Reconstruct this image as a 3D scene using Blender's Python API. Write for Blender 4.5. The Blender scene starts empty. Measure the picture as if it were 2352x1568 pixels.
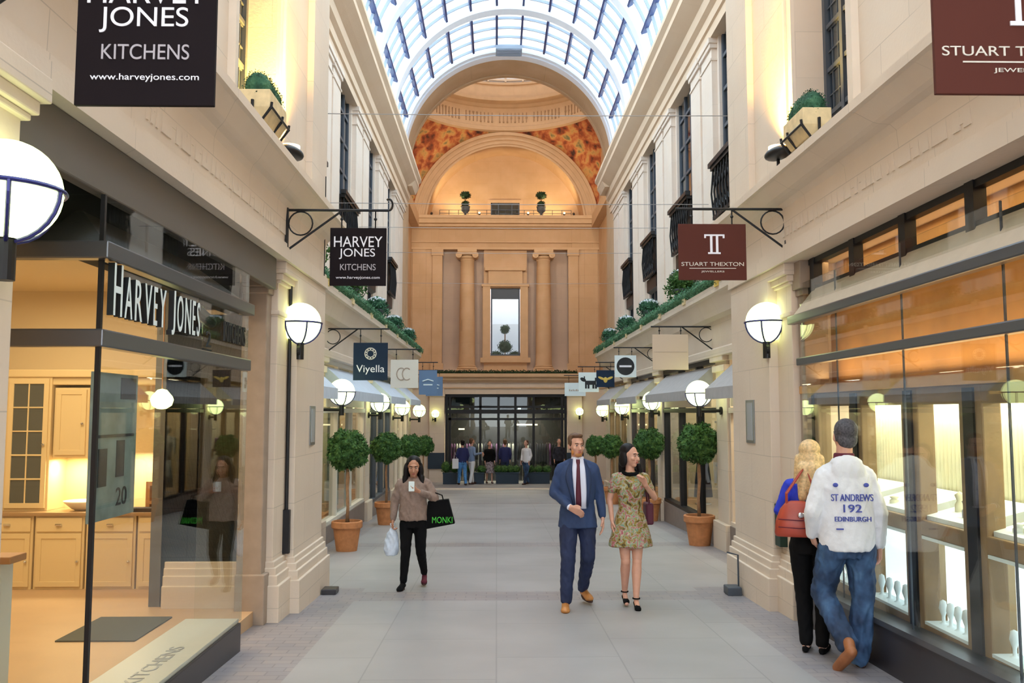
import bpy, math, random
from mathutils import Vector, Matrix, Euler, noise
random.seed(7)
SC = bpy.context.scene
COL = SC.collection
PI = math.pi
# ---------------------------------------------------------------- camera, sky, exposure
F = 2000.0                                   # focal length in px of the 2352 px frame
cd = bpy.data.cameras.new('camera'); cam = bpy.data.objects.new('camera', cd); COL.objects.link(cam)
cd.sensor_width = 36.0; cd.lens = F / 2352 * 36; cd.clip_end = 300; cd.clip_start = 0.05
cam.location = (0, 0, 0)
cam.rotation_euler = (PI/2 + math.atan(161/F), 0, -math.atan(35/F))
SC.camera = cam
w = bpy.data.worlds.new('sky'); SC.world = w; w.use_nodes = True
bg = w.node_tree.nodes['Background']; bg.inputs[0].default_value = (0.86, 0.93, 1.0, 1); bg.inputs[1].default_value = 5.6
SC.view_settings.view_transform = 'Standard'; SC.view_settings.look = 'None'
SC.view_settings.exposure = 0.0; SC.view_settings.gamma = 1.0; SC.view_settings.use_curve_mapping = False

def light(name, kind, loc, energy, color, size=.3, rot=(0, 0, 0), sizey=None, spot=None, blend=.6):
    d = bpy.data.lights.new(name, kind); o = bpy.data.objects.new(name, d); COL.objects.link(o)
    d.energy = energy; d.color = color; o.location = loc; o.rotation_euler = rot
    if kind == 'AREA':
        d.size = size
        if sizey: d.shape = 'RECTANGLE'; d.size_y = sizey
    elif kind == 'SPOT':
        d.spot_size = spot; d.spot_blend = blend; d.shadow_soft_size = size
    else: d.shadow_soft_size = size
    return o

C0 = 0.375                                   # x of the arcade's centre line (the camera stands at x = 0)
def fz(y): return -1.65 - .034*y             # the floor falls gently away from the camera
RM = cam.rotation_euler.to_matrix()
def at(px, py, Y):                           # world point at depth Y for a spot measured on the photograph
    d = RM @ Vector((px-1176, -(py-784), -F))
    return d * (Y/d.y)

# ---------------------------------------------------------------- materials
M = {}
def nt(name):
    m = bpy.data.materials.new(name); m.use_nodes = True; M[name] = m
    return m, m.node_tree.nodes, m.node_tree.links, m.node_tree.nodes['Principled BSDF']
def mat(name, c, rough=.6, metal=0, em=None, es=1, var=0, vs=8, bump=0, bs=60, spec=None):
    m, N, L, b = nt(name)
    b.inputs['Base Color'].default_value = (*c, 1); b.inputs['Roughness'].default_value = rough
    b.inputs['Metallic'].default_value = metal
    if spec is not None: b.inputs['Specular IOR Level'].default_value = spec
    if em: b.inputs['Emission Color'].default_value = (*em, 1); b.inputs['Emission Strength'].default_value = es
    if var or bump:
        g = N.new('ShaderNodeNewGeometry')
        if var:
            n = N.new('ShaderNodeTexNoise'); n.inputs['Scale'].default_value = vs; n.inputs['Detail'].default_value = 4
            L.new(g.outputs['Position'], n.inputs['Vector'])
            r = N.new('ShaderNodeMapRange'); r.inputs[1].default_value = .3; r.inputs[2].default_value = .7
            r.inputs[3].default_value = 1-var; r.inputs[4].default_value = 1+var
            L.new(n.outputs['Fac'], r.inputs[0])
            v = N.new('ShaderNodeVectorMath'); v.operation = 'SCALE'; v.inputs[0].default_value = c
            L.new(r.outputs[0], v.inputs['Scale']); L.new(v.outputs[0], b.inputs['Base Color'])
        if bump:
            n2 = N.new('ShaderNodeTexNoise'); n2.inputs['Scale'].default_value = bs; L.new(g.outputs['Position'], n2.inputs['Vector'])
            bp = N.new('ShaderNodeBump'); bp.inputs['Strength'].default_value = bump; bp.inputs['Distance'].default_value = .01
            L.new(n2.outputs['Fac'], bp.inputs['Height']); L.new(bp.outputs[0], b.inputs['Normal'])
    return m
def stone(name, c1, c2, bw=.9, bh=.45, joint=.72, rough=.75):
    m, N, L, b = nt(name)
    g = N.new('ShaderNodeNewGeometry'); sp = N.new('ShaderNodeSeparateXYZ'); L.new(g.outputs['Position'], sp.inputs[0])
    ad = N.new('ShaderNodeMath'); ad.operation = 'ADD'; L.new(sp.outputs[0], ad.inputs[0]); L.new(sp.outputs[1], ad.inputs[1])
    cb = N.new('ShaderNodeCombineXYZ'); L.new(ad.outputs[0], cb.inputs[0]); L.new(sp.outputs[2], cb.inputs[1])
    br = N.new('ShaderNodeTexBrick'); L.new(cb.outputs[0], br.inputs['Vector'])
    br.inputs['Scale'].default_value = 1; br.inputs['Brick Width'].default_value = bw; br.inputs['Row Height'].default_value = bh
    br.inputs['Mortar Size'].default_value = .004; br.inputs['Mortar Smooth'].default_value = .4
    br.inputs['Color1'].default_value = (*c1, 1); br.inputs['Color2'].default_value = (*[a*.955 for a in c1], 1)
    br.inputs['Mortar'].default_value = (*[a*joint for a in c1], 1)
    n = N.new('ShaderNodeTexNoise'); n.inputs['Scale'].default_value = 1.3; n.inputs['Detail'].default_value = 6
    L.new(g.outputs['Position'], n.inputs['Vector'])
    r = N.new('ShaderNodeMapRange'); r.inputs[1].default_value = .42; r.inputs[2].default_value = .75; L.new(n.outputs['Fac'], r.inputs[0])
    mx = N.new('ShaderNodeMixRGB'); mx.inputs[2].default_value = (*c2, 1); L.new(r.outputs[0], mx.inputs[0]); L.new(br.outputs['Color'], mx.inputs[1])
    L.new(mx.outputs[0], b.inputs['Base Color']); b.inputs['Roughness'].default_value = rough
    n2 = N.new('ShaderNodeTexNoise'); n2.inputs['Scale'].default_value = 35; L.new(g.outputs['Position'], n2.inputs['Vector'])
    bp = N.new('ShaderNodeBump'); bp.inputs['Strength'].default_value = .15; bp.inputs['Distance'].default_value = .01
    L.new(n2.outputs['Fac'], bp.inputs['Height']); L.new(bp.outputs[0], b.inputs['Normal'])
    return m
def glass(name, tint=(1, 1, 1), ior=1.5, haze=0, hc=(.9, .95, 1), rough=0.0):
    m, N, L, b = nt(name); N.remove(b); out = N['Material Output']
    t = N.new('ShaderNodeBsdfTransparent'); t.inputs[0].default_value = (*tint, 1)
    gl = N.new('ShaderNodeBsdfGlossy'); gl.inputs['Roughness'].default_value = rough
    lw = N.new('ShaderNodeLayerWeight'); lw.inputs[0].default_value = .5       # Schlick reflectance, the same from both sides
    pw = N.new('ShaderNodeMath'); pw.operation = 'POWER'; L.new(lw.outputs['Facing'], pw.inputs[0]); pw.inputs[1].default_value = 5
    f0 = ((ior-1)/(ior+1))**2
    ma = N.new('ShaderNodeMath'); ma.operation = 'MULTIPLY_ADD'; L.new(pw.outputs[0], ma.inputs[0]); ma.inputs[1].default_value = 1-f0; ma.inputs[2].default_value = f0
    mx = N.new('ShaderNodeMixShader'); L.new(ma.outputs[0], mx.inputs[0])
    if haze:
        d = N.new('ShaderNodeBsdfTranslucent'); d.inputs[0].default_value = (*hc, 1)
        m2 = N.new('ShaderNodeMixShader'); m2.inputs[0].default_value = haze
        L.new(t.outputs[0], m2.inputs[1]); L.new(d.outputs[0], m2.inputs[2]); L.new(m2.outputs[0], mx.inputs[1])
    else: L.new(t.outputs[0], mx.inputs[1])
    L.new(gl.outputs[0], mx.inputs[2]); L.new(mx.outputs[0], out.inputs[0])
    return m
def ramp_mat(name, cols, scale, rough=.8, tex='NOISE', detail=5, coord='POS', distort=0):
    m, N, L, b = nt(name)
    g = N.new('ShaderNodeNewGeometry') if coord == 'POS' else N.new('ShaderNodeTexCoord')
    o = g.outputs['Position'] if coord == 'POS' else g.outputs['Object']
    if tex == 'NOISE':
        n = N.new('ShaderNodeTexNoise'); n.inputs['Detail'].default_value = detail; n.inputs['Distortion'].default_value = distort; k = n.outputs['Fac']
    else:
        n = N.new('ShaderNodeTexVoronoi'); k = n.outputs['Color']
    n.inputs['Scale'].default_value = scale; L.new(o, n.inputs['Vector'])
    cr = N.new('ShaderNodeValToRGB'); L.new(k, cr.inputs[0]); e = cr.color_ramp
    while len(e.elements) < len(cols): e.elements.new(.5)
    for i, (p, c) in enumerate(cols): e.elements[i].position = p; e.elements[i].color = (*c, 1)
    L.new(cr.outputs[0], b.inputs['Base Color']); b.inputs['Roughness'].default_value = rough
    return m

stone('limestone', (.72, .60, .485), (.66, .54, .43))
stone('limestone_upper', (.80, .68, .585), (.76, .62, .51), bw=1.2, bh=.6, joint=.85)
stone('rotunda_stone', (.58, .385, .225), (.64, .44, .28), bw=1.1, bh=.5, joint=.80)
mat('rotunda_mould', (.61, .415, .25), .7, var=.05, vs=3)
mat('pale_mould', (.74, .62, .50), .7, var=.04, vs=3)
mat('plaster', (.62, .47, .30), .8)
mat('shop_wall', (.74, .60, .38), .8)
mat('wood_ceiling', (.60, .34, .13), .5, var=.15, vs=3)
mat('black_iron', (.012, .012, .015), .45, .3)
mat('steel_dark', (.07, .085, .11), .45, .2)
mat('navy_frame', (.02, .03, .075), .5)
mat('grey_rail', (.13, .135, .15), .3, .6)
mat('white_rib', (.85, .88, .95), .5)
mat('glaz_bar', (.34, .40, .50), .5)
mat('blue_bar', (.03, .05, .16), .5)
mat('awning_dark', (.10, .10, .11), .35, bump=.1)
mat('taupe_board', (.125, .11, .095), .6)
mat('awning_cream', (.56, .47, .36), .8, var=.05)
mat('awning_grey', (.58, .64, .74), .8, var=.06)
mat('awning_slate', (.40, .38, .38), .8, var=.06)
mat('terracotta', (.50, .20, .075), .75, var=.15, vs=14)
mat('lead_urn', (.10, .115, .13), .6, var=.2, vs=12)
mat('bark', (.34, .18, .09), .8, var=.2, vs=20)
mat('soil', (.03, .02, .015), 1)
mat('stone_trough', (.74, .58, .33), .8, var=.12, vs=14)
ramp_mat('leaf', [(.3, (.012, .045, .008)), (.5, (.035, .11, .018)), (.75, (.12, .22, .045))], 14)
ramp_mat('leaf_blue', [(.3, (.01, .05, .025)), (.5, (.03, .12, .06)), (.75, (.10, .24, .12))], 12)
ramp_mat('garland_green', [(.3, (.02, .09, .04)), (.5, (.06, .19, .09)), (.75, (.16, .34, .18))], 12)
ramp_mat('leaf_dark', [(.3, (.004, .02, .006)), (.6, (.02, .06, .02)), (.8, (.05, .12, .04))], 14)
mat('petal', (.80, .84, .92), .7)
mat('globe_glass', (1, 1, 1), .2, em=(.84, 1, .36), es=4)
mat('cage_blue', (.03, .03, .16), .35, .4)
mat('sign_black', (.008, .004, .006), .75, spec=.2)
mat('sign_maroon', (.10, .028, .02), .75, spec=.2)
mat('sign_navy', (.015, .03, .06), .75, spec=.2)
mat('sign_cream', (.72, .68, .60), .6)
mat('sign_blue', (.12, .20, .34), .6)
mat('sign_white', (.75, .84, .86), .6)
mat('sign_beige', (.60, .47, .36), .6)
mat('ink_white', (.85, .85, .92), .5)
mat('ink_grey', (.45, .42, .46), .5)
mat('ink_black', (.005, .008, .012), .5)
mat('ink_gold', (.72, .50, .10), .5)
mat('ink_taupe', (.42, .33, .26), .5)
mat('chrome', (.72, .72, .75), .15, 1)
mat('brass', (.75, .55, .25), .25, 1)
mat('tile_wood', (.50, .33, .19), .45, var=.08, vs=2)
mat('cream_cab', (.72, .55, .30), .5)
mat('worktop', (.36, .22, .11), .3)
mat('white_paint', (.68, .70, .68), .5)
mat('oak', (.48, .22, .08), .5)
mat('mat_grey', (.075, .08, .07), .9)
mat('sill_white', (.62, .64, .58), .4)
mat('plinth_dark', (.035, .032, .038), .35)
mat('plinth_stone', (.22, .17, .15), .5, var=.1)
mat('shop_wood', (.26, .17, .085), .5, var=.15, vs=4)
mat('lightbox', (1, 1, 1), .5, em=(.83, .97, 1.0), es=1.15)
mat('lit_panel', (.80, .80, .60), .7)
mat('curtain', (.62, .64, .50), .9)
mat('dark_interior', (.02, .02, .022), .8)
mat('velvet', (.015, .015, .02), .9)
mat('brown_pier', (.34, .265, .21), .7, var=.08)
mat('clock_steel', (.30, .32, .34), .3, .8)
mat('bin_green', (.005, .03, .02), .5)
mat('plate_grey', (.40, .43, .47), .4, .3)
mat('poster', (.20, .27, .27), .6, var=.35, vs=5)
mat('poster_dark', (.02, .025, .04), .6)
mat('bowl_white', (.85, .78, .62), .3)
mat('trough_navy', (.012, .03, .055), .5)
mat('garment_dark', (.02, .02, .03), .9, var=.6, vs=9)
mat('garment_pale', (.55, .55, .52), .9, var=.3, vs=9)
mat('garment_plum', (.18, .08, .20), .9, var=.3, vs=9)
mat('garment_orange', (.70, .30, .12), .9, var=.3, vs=9)
mat('warm_strip', (1, 1, 1), .5, em=(1, .74, .38), es=4)
mat('cool_strip', (1, 1, 1), .5, em=(.9, 1, .95), es=3)
mat('skin', (.62, .33, .235), .55, var=.05, vs=20)
mat('skin_tan', (.46, .225, .14), .55, var=.05, vs=20)
mat('skin_pale', (.66, .40, .30), .55)
mat('lip', (.42, .11, .09), .5)
mat('eye_white', (.50, .45, .43), .3)
mat('eye_dark', (.02, .015, .012), .3)
mat('hair_brown', (.10, .045, .02), .6, var=.4, vs=60)
mat('hair_black', (.006, .004, .005), .55, var=.4, vs=60, spec=.25)
mat('hair_grey', (.07, .065, .075), .7, var=.5, vs=70)
mat('hair_blonde', (.66, .45, .22), .5, var=.3, vs=50)
mat('suit_blue', (.022, .046, .125), .8, var=.12, vs=9, bump=.15, bs=300)
mat('suit_lapel', (.017, .036, .10), .8)
mat('suit_trouser', (.010, .019, .065), .8, var=.15, vs=6)
mat('shirt_white', (.70, .72, .86), .7)
mat('tie_red', (.085, .006, .025), .6)
mat('tan_leather', (.46, .19, .05), .45, var=.15, vs=15)
mat('brown_leather', (.28, .10, .035), .5, var=.15, vs=15)
mat('bag_leather', (.36, .045, .02), .4, var=.12, vs=9)
mat('sole', (.05, .02, .015), .7)
mat('black_cloth', (.003, .003, .004), .9, spec=.2)
mat('sweater_taupe', (.27, .19, .155), .95, var=.15, vs=25, bump=.4, bs=150)
mat('hoodie', (.72, .72, .75), .9, var=.05, vs=6, bump=.3, bs=40)
mat('collar_maroon', (.10, .01, .025), .9)
ramp_mat('jeans', [(.30, (.008, .018, .045)), (.48, (.018, .042, .10)), (.62, (.04, .095, .20)), (.75, (.09, .18, .32))], 5, detail=4)
mat('jeans_light', (.08, .25, .55), .85, var=.3, vs=9)
mat('top_blue', (.015, .035, .50), .8)
mat('plastic_bag', (.60, .68, .80), .4, var=.2, vs=12)
mat('ink_green', (.05, .55, .03), .5)
mat('ink_blue', (.06, .08, .36), .6)
mat('navy_top', (.015, .02, .10), .8)
mat('white_top', (.75, .75, .78), .8)
mat('sky_top', (.20, .28, .45), .8)
mat('pattern_skirt', (.25, .20, .22), .8, var=.9, vs=18)
mat('wire', (.35, .33, .33), .5, .4)
ramp_mat('floral', [(.28, (.02, .02, .008)), (.40, (.22, .14, .025)), (.46, (.36, .26, .08)), (.50, (.13, .27, .22)), (.54, (.46, .42, .26)), (.585, (.40, .07, .16)), (.64, (.28, .19, .05)), (.78, (.03, .05, .03))], 20, detail=3, distort=.8)
ramp_mat('mural', [(.30, (.05, .02, .015)), (.42, (.34, .08, .03)), (.50, (.52, .17, .06)), (.60, (.60, .33, .11)), (.72, (.16, .16, .08))], 2.6, detail=6, distort=.3)
ramp_mat('goods', [(.2, (.05, .03, .03)), (.45, (.45, .30, .18)), (.6, (.75, .62, .45)), (.8, (.35, .10, .06))], 9, detail=3)
glass('shop_glass', (.97, .985, .97), 1.5)
glass('vault_glass', (.93, .985, 1), 1.3, haze=.12, hc=(.85, .97, 1))
glass('window_glass', (.62, .70, .78), 1.9)
glass('far_glass', (.75, .8, .8), 1.45)

# floor: pale slabs with joints, darker sett borders and cross bands
m, N, L, b = nt('paving')
g = N.new('ShaderNodeNewGeometry'); sp = N.new('ShaderNodeSeparateXYZ'); L.new(g.outputs['Position'], sp.inputs[0])
def brick(bw, bh, ms, c1, c2, cm, rot=False, off=.5):
    cb = N.new('ShaderNodeCombineXYZ')
    L.new(sp.outputs[1 if rot else 0], cb.inputs[0]); L.new(sp.outputs[0 if rot else 1], cb.inputs[1])
    br = N.new('ShaderNodeTexBrick'); L.new(cb.outputs[0], br.inputs['Vector']); br.offset = off
    for k, v in (('Scale', 1), ('Brick Width', bw), ('Row Height', bh), ('Mortar Size', ms)): br.inputs[k].default_value = v
    for k, v in (('Color1', c1), ('Color2', c2), ('Mortar', cm)): br.inputs[k].default_value = (*v, 1)
    return br.outputs['Color']
slab = brick(1.25, .95, .006, (.325, .315, .322), (.30, .292, .30), (.24, .235, .24), rot=True)
sett = brick(.22, .11, .006, (.25, .235, .255), (.30, .265, .265), (.20, .185, .195))
def mth(op, a, b_, c=None):
    n = N.new('ShaderNodeMath'); n.operation = op
    for i, v in enumerate((a, b_, c)):
        if v is None: continue
        if isinstance(v, (int, float)): n.inputs[i].default_value = v
        else: L.new(v, n.inputs[i])
    return n.outputs[0]
ax = mth('ABSOLUTE', mth('SUBTRACT', sp.outputs[0], C0), None)
nearb = mth('MULTIPLY', mth('GREATER_THAN', ax, 1.86), mth('LESS_THAN', sp.outputs[1], 10.1))
band = mth('LESS_THAN', mth('ABSOLUTE', mth('SUBTRACT', mth('PINGPONG', mth('SUBTRACT', sp.outputs[1], 9.55), 2.35), 0), None), .27)
farb = mth('MULTIPLY', mth('GREATER_THAN', ax, 2.75), mth('GREATER_THAN', sp.outputs[1], 10.1))
msk = mth('MAXIMUM', mth('MAXIMUM', nearb, band), farb)
mx = N.new('ShaderNodeMixRGB'); L.new(msk, mx.inputs[0]); L.new(slab, mx.inputs[1]); L.new(sett, mx.inputs[2])
n = N.new('ShaderNodeTexNoise'); n.inputs['Scale'].default_value = 1.1; n.inputs['Detail'].default_value = 6; L.new(g.outputs['Position'], n.inputs['Vector'])
r = N.new('ShaderNodeMapRange'); r.inputs[1].default_value = .3; r.inputs[2].default_value = .7; r.inputs[3].default_value = .88; r.inputs[4].default_value = 1.1
L.new(n.outputs['Fac'], r.inputs[0])
v = N.new('ShaderNodeVectorMath'); v.operation = 'SCALE'; L.new(mx.outputs[0], v.inputs[0]); L.new(r.outputs[0], v.inputs['Scale'])
L.new(v.outputs[0], b.inputs['Base Color']); b.inputs['Roughness'].default_value = .42

# ---------------------------------------------------------------- mesh building
class MB:
    def __init__(s): s.v = []; s.f = []
    def add(s, vs, fs):
        k = len(s.v); s.v += [tuple(p) for p in vs]; s.f += [tuple(i+k for i in q) for q in fs]; return s
    def box(s, x0, x1, y0, y1, z0, z1):
        if x0 > x1: x0, x1 = x1, x0
        if y0 > y1: y0, y1 = y1, y0
        if z0 > z1: z0, z1 = z1, z0
        s.k = getattr(s, 'k', 0)+1; e = .0003*(s.k % 7)      # no two overlapping boxes of one mesh share a plane
        x0 -= e; y0 -= e; z0 -= e; x1 += e; y1 += e; z1 += e
        return s.add([(x0, y0, z0), (x1, y0, z0), (x1, y1, z0), (x0, y1, z0), (x0, y0, z1), (x1, y0, z1), (x1, y1, z1), (x0, y1, z1)],
                     [(0, 3, 2, 1), (4, 5, 6, 7), (0, 1, 5, 4), (1, 2, 6, 5), (2, 3, 7, 6), (3, 0, 4, 7)])
    def fbox(s, x0, x1, y0, y1, h0, h1):      # box that starts below the sloping floor; heights are above the floor at its middle
        f = fz((y0+y1)/2); return s.box(x0, x1, y0, y1, f+h0, f+h1)
    def hull8(s, p): return s.add(p, [(0, 3, 2, 1), (4, 5, 6, 7), (0, 1, 5, 4), (1, 2, 6, 5), (2, 3, 7, 6), (3, 0, 4, 7)])
    def prism(s, pts, plane, a, b):
        n = len(pts)
        def P(u, w_, t): return {'xz': (u, t, w_), 'yz': (t, u, w_), 'xy': (u, w_, t)}[plane]
        return s.add([P(u, w_, a) for u, w_ in pts] + [P(u, w_, b) for u, w_ in pts],
                     [tuple(range(n)), tuple(range(2*n-1, n-1, -1))] + [(i, i+n, (i+1) % n+n, (i+1) % n) for i in range(n)])
    def ring(s, c, u, v_, r, n):
        return [c + (u*math.cos(2*PI*i/n) + v_*math.sin(2*PI*i/n))*r for i in range(n)]
    def tube(s, pts, r, n=8, closed=False):
        pts = [Vector(p) for p in pts]; R = r if isinstance(r, (list, tuple)) else [r]*len(pts)
        vs = []; up = None
        for i, p in enumerate(pts):
            a = pts[i-1] if (i or closed) else p; b_ = pts[(i+1) % len(pts)] if (i < len(pts)-1 or closed) else p
            t = (b_-a).normalized()
            if up is None: up = Vector((0, 0, 1)) if abs(t.z) < .9 else Vector((1, 0, 0))
            u = up.cross(t).normalized(); v_ = t.cross(u); up = v_
            vs += s.ring(p, u, v_, R[i], n)
        m_ = len(pts); fs = []
        for i in range(m_ if closed else m_-1):
            j = (i+1) % m_
            fs += [(i*n+k, i*n+(k+1) % n, j*n+(k+1) % n, j*n+k) for k in range(n)]
        if not closed: fs += [tuple(range(n-1, -1, -1)), tuple((m_-1)*n+k for k in range(n))]
        return s.add(vs, fs)
    def lathe(s, prof, c=(0, 0, 0), n=24, a0=0, a1=2*PI):
        full = abs(a1-a0-2*PI) < 1e-6; m_ = n if full else n+1; vs = []
        for r_, z in prof:
            for k in range(m_):
                a = a0+(a1-a0)*k/n; vs.append((c[0]+r_*math.cos(a), c[1]+r_*math.sin(a), c[2]+z))
        fs = []
        for i in range(len(prof)-1):
            for k in range(n):
                k2 = (k+1) % m_; fs.append((i*m_+k, i*m_+k2, (i+1)*m_+k2, (i+1)*m_+k))
        return s.add(vs, fs)
    def ball(s, c, r, nu=16, nv=10, rot=None):
        if not isinstance(r, (list, tuple)): r = (r, r, r)
        c = Vector(c); vs = []
        for i in range(1, nv):
            t = PI*i/nv
            for k in range(nu):
                a = 2*PI*k/nu; p = Vector((r[0]*math.sin(t)*math.cos(a), r[1]*math.sin(t)*math.sin(a), r[2]*math.cos(t)))
                vs.append(c + (rot @ p if rot else p))
        tp = Vector((0, 0, r[2])); vs += [c+(rot @ tp if rot else tp), c-(rot @ tp if rot else tp)]
        T = (nv-1)*nu; fs = [(i*nu+k, (i+1)*nu+k, (i+1)*nu+(k+1) % nu, i*nu+(k+1) % nu) for i in range(nv-2) for k in range(nu)]
        fs += [(T, k, (k+1) % nu) for k in range(nu)] + [(T+1, (nv-2)*nu+(k+1) % nu, (nv-2)*nu+k) for k in range(nu)]
        return s.add(vs, fs)
    def cap(s, a, b, ra, rb, n=12):           # rounded tapered limb
        a = Vector(a); b = Vector(b); t = (b-a); l = t.length
        if l < 1e-5: return s.ball(a, ra)
        t /= l; pts = []; rr = []
        for k in range(1, 4): q = PI/2*k/4; pts.append(a - t*ra*math.cos(q)); rr.append(ra*math.sin(q))
        pts.append(a); rr.append(ra); pts.append(b); rr.append(rb)
        for k in range(3, 0, -1): q = PI/2*k/4; pts.append(b + t*rb*math.cos(q)); rr.append(rb*math.sin(q))
        return s.tube(pts, rr, n)
    def loft(s, secs, n=20):                  # secs: (x, y, z, rx, ry), superellipse-free horizontal sections
        vs = []
        for (x, y, z, rx, ry) in secs:
            for k in range(n): a = 2*PI*k/n; vs.append((x+rx*math.cos(a), y+ry*math.sin(a), z))
        fs = [(i*n+k, i*n+(k+1) % n, (i+1)*n+(k+1) % n, (i+1)*n+k) for i in range(len(secs)-1) for k in range(n)]
        fs += [tuple(range(n-1, -1, -1)), tuple((len(secs)-1)*n+k for k in range(n))]
        return s.add(vs, fs)
    def leaf(s, p, nrm, size, rnd):
        nrm = Vector(nrm).normalized(); a = Vector((rnd.uniform(-1, 1), rnd.uniform(-1, 1), rnd.uniform(-1, 1)))
        u = nrm.cross(a).normalized(); v_ = (nrm.cross(u) + nrm*rnd.uniform(-.2, .9)).normalized(); p = Vector(p)
        l = size*rnd.uniform(.7, 1.3); w_ = l*.5
        return s.add([p, p+u*w_*.5+v_*l*.5, p+v_*l, p-u*w_*.5+v_*l*.5], [(0, 1, 2, 3)])
    def leafball(s, c, r, n, size, rnd, core=True):
        if not isinstance(r, (list, tuple)): r = (r, r, r)
        c = Vector(c)
        if core: s.ball(c, [q*.86 for q in r], 16, 10)
        for i in range(n):
            d = Vector((rnd.gauss(0, 1), rnd.gauss(0, 1), rnd.gauss(0, 1))).normalized(); k = rnd.uniform(.80, 1.0)
            s.leaf(c + Vector((d.x*r[0], d.y*r[1], d.z*r[2]))*k, d, size, rnd)
        return s
    def build(s, name, mt, parent=None, smooth=False, bevel=0, seg=2, keep=False):
        me = bpy.data.meshes.new(name); o = bpy.data.objects.new(name, me)
        off = Vector((0, 0, 0))
        if parent is None and not keep and s.v:
            xs, ys, zs = zip(*s.v); off = Vector(((min(xs)+max(xs))/2, (min(ys)+max(ys))/2, min(zs)))
        elif parent is not None:
            p = parent
            while p: off = off + p.location; p = p.parent
        vs = [tuple(Vector(q)-off) for q in s.v] if off.length else s.v
        me.from_pydata(vs, [], s.f); me.validate()
        me.materials.append(M[mt] if isinstance(mt, str) else mt)
        if smooth:
            me.polygons.foreach_set('use_smooth', [True]*len(me.polygons))
        me.update(); COL.objects.link(o)
        if parent is None: o.location = off
        else: o.parent = parent
        if bevel:
            bm_ = o.modifiers.new('bevel', 'BEVEL'); bm_.width = bevel; bm_.segments = seg; bm_.limit_method = 'ANGLE'
        return o
def norm(o):                                  # outward normals for hand-made solids
    import bmesh
    bm = bmesh.new(); bm.from_mesh(o.data); bmesh.ops.recalc_face_normals(bm, faces=bm.faces); bm.to_mesh(o.data); bm.free(); return o
def tag(o, label=None, cat=None, group=None, kind=None):
    if label: o['label'] = label
    if cat: o['category'] = cat
    if group: o['group'] = group
    if kind: o['kind'] = kind
    return o
def thing(name, label, cat, loc=(0, 0, 0), group=None):
    o = bpy.data.objects.new(name, None); COL.objects.link(o); o.location = loc; o.empty_display_size = .1
    return tag(o, label, cat, group)
def struct(name, mb, mt, parent=None, **k):
    o = mb.build(name, mt, parent, **k)
    if parent is None: o['kind'] = 'structure'
    return o
def sroot(name, loc=(0, 0, 0)):
    o = bpy.data.objects.new(name, None); COL.objects.link(o); o.location = loc; o['kind'] = 'structure'; return o
def dup(root, loc, label=None, group=None, rotz=None, scale=None):
    r = root.copy(); COL.objects.link(r); r.location = loc
    if label: r['label'] = label
    if group: r['group'] = group
    if rotz is not None: r.rotation_euler = (0, 0, rotz)
    if scale: r.scale = (scale,)*3
    for ch in list(root.children):
        c = ch.copy(); COL.objects.link(c); c.parent = r
        for g_ in list(ch.children):
            d = g_.copy(); COL.objects.link(d); d.parent = c
    return r
def text(name, body, h, loc, mt, parent=None, face='front', width=None, ext=.004, align='CENTER', shear=0):
    cu = bpy.data.curves.new(name, 'FONT'); cu.body = body; cu.size = 1; cu.align_x = align; cu.extrude = 0; cu.shear = shear
    t = bpy.data.objects.new(name, cu); COL.objects.link(t); bpy.context.view_layer.update()
    me = bpy.data.meshes.new_from_object(t.evaluated_get(bpy.context.evaluated_depsgraph_get()))
    COL.objects.unlink(t); bpy.data.objects.remove(t)
    xs = [v_.co.x for v_ in me.vertices]; ys = [v_.co.y for v_ in me.vertices]
    sy = h/max(max(ys)-min(ys), 1e-6); sx = width/(max(xs)-min(xs)) if width else sy
    cx = (max(xs)+min(xs))/2; cy = min(ys)
    nv = len(me.vertices); pts = [((v_.co.x-cx)*sx, (v_.co.y-cy)*sy) for v_ in me.vertices]
    fs = [tuple(p.vertices) for p in me.polygons]
    mb = MB(); loc = Vector(loc)
    def P(u, w_, d):
        if face == 'front': return (loc.x+u, loc.y-d, loc.z+w_)
        if face == 'right': return (loc.x+d, loc.y+u, loc.z+w_)      # faces +x, on the left-hand wall
        if face == 'left': return (loc.x-d, loc.y-u, loc.z+w_)       # faces -x, on the right-hand wall
        if face == 'up': return (loc.x-w_, loc.y+u, loc.z+d)
        if face == 'back': return (loc.x-u, loc.y+d, loc.z+w_)
    vs = [P(u, w_, ext) for u, w_ in pts] + [P(u, w_, 0) for u, w_ in pts]
    ed = {}
    for f in fs:
        for i in range(len(f)): e = (f[i], f[(i+1) % len(f)]); ed[e] = 1
    side = [(a, a+nv, b_+nv, b_) for (a, b_) in ed if (b_, a) not in ed]
    mb.add(vs, fs + [tuple(i+nv for i in reversed(f)) for f in fs] + side)
    bpy.data.meshes.remove(me)
    return mb.build(name, mt, parent)
WRINKLE = {'suit_blue': .006, 'suit_trouser': .008, 'jeans': .013, 'hoodie': .006, 'sweater_taupe': .009, 'black_cloth': .004, 'floral': .006, 'top_blue': .006, 'plastic_bag': .008, 'jeans_light': .008}
def bake(o):                                  # fix the modifiers into the mesh
    bpy.context.view_layer.update()
    me = bpy.data.meshes.new_from_object(o.evaluated_get(bpy.context.evaluated_depsgraph_get()))
    o.modifiers.clear(); o.data = me; return o
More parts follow.
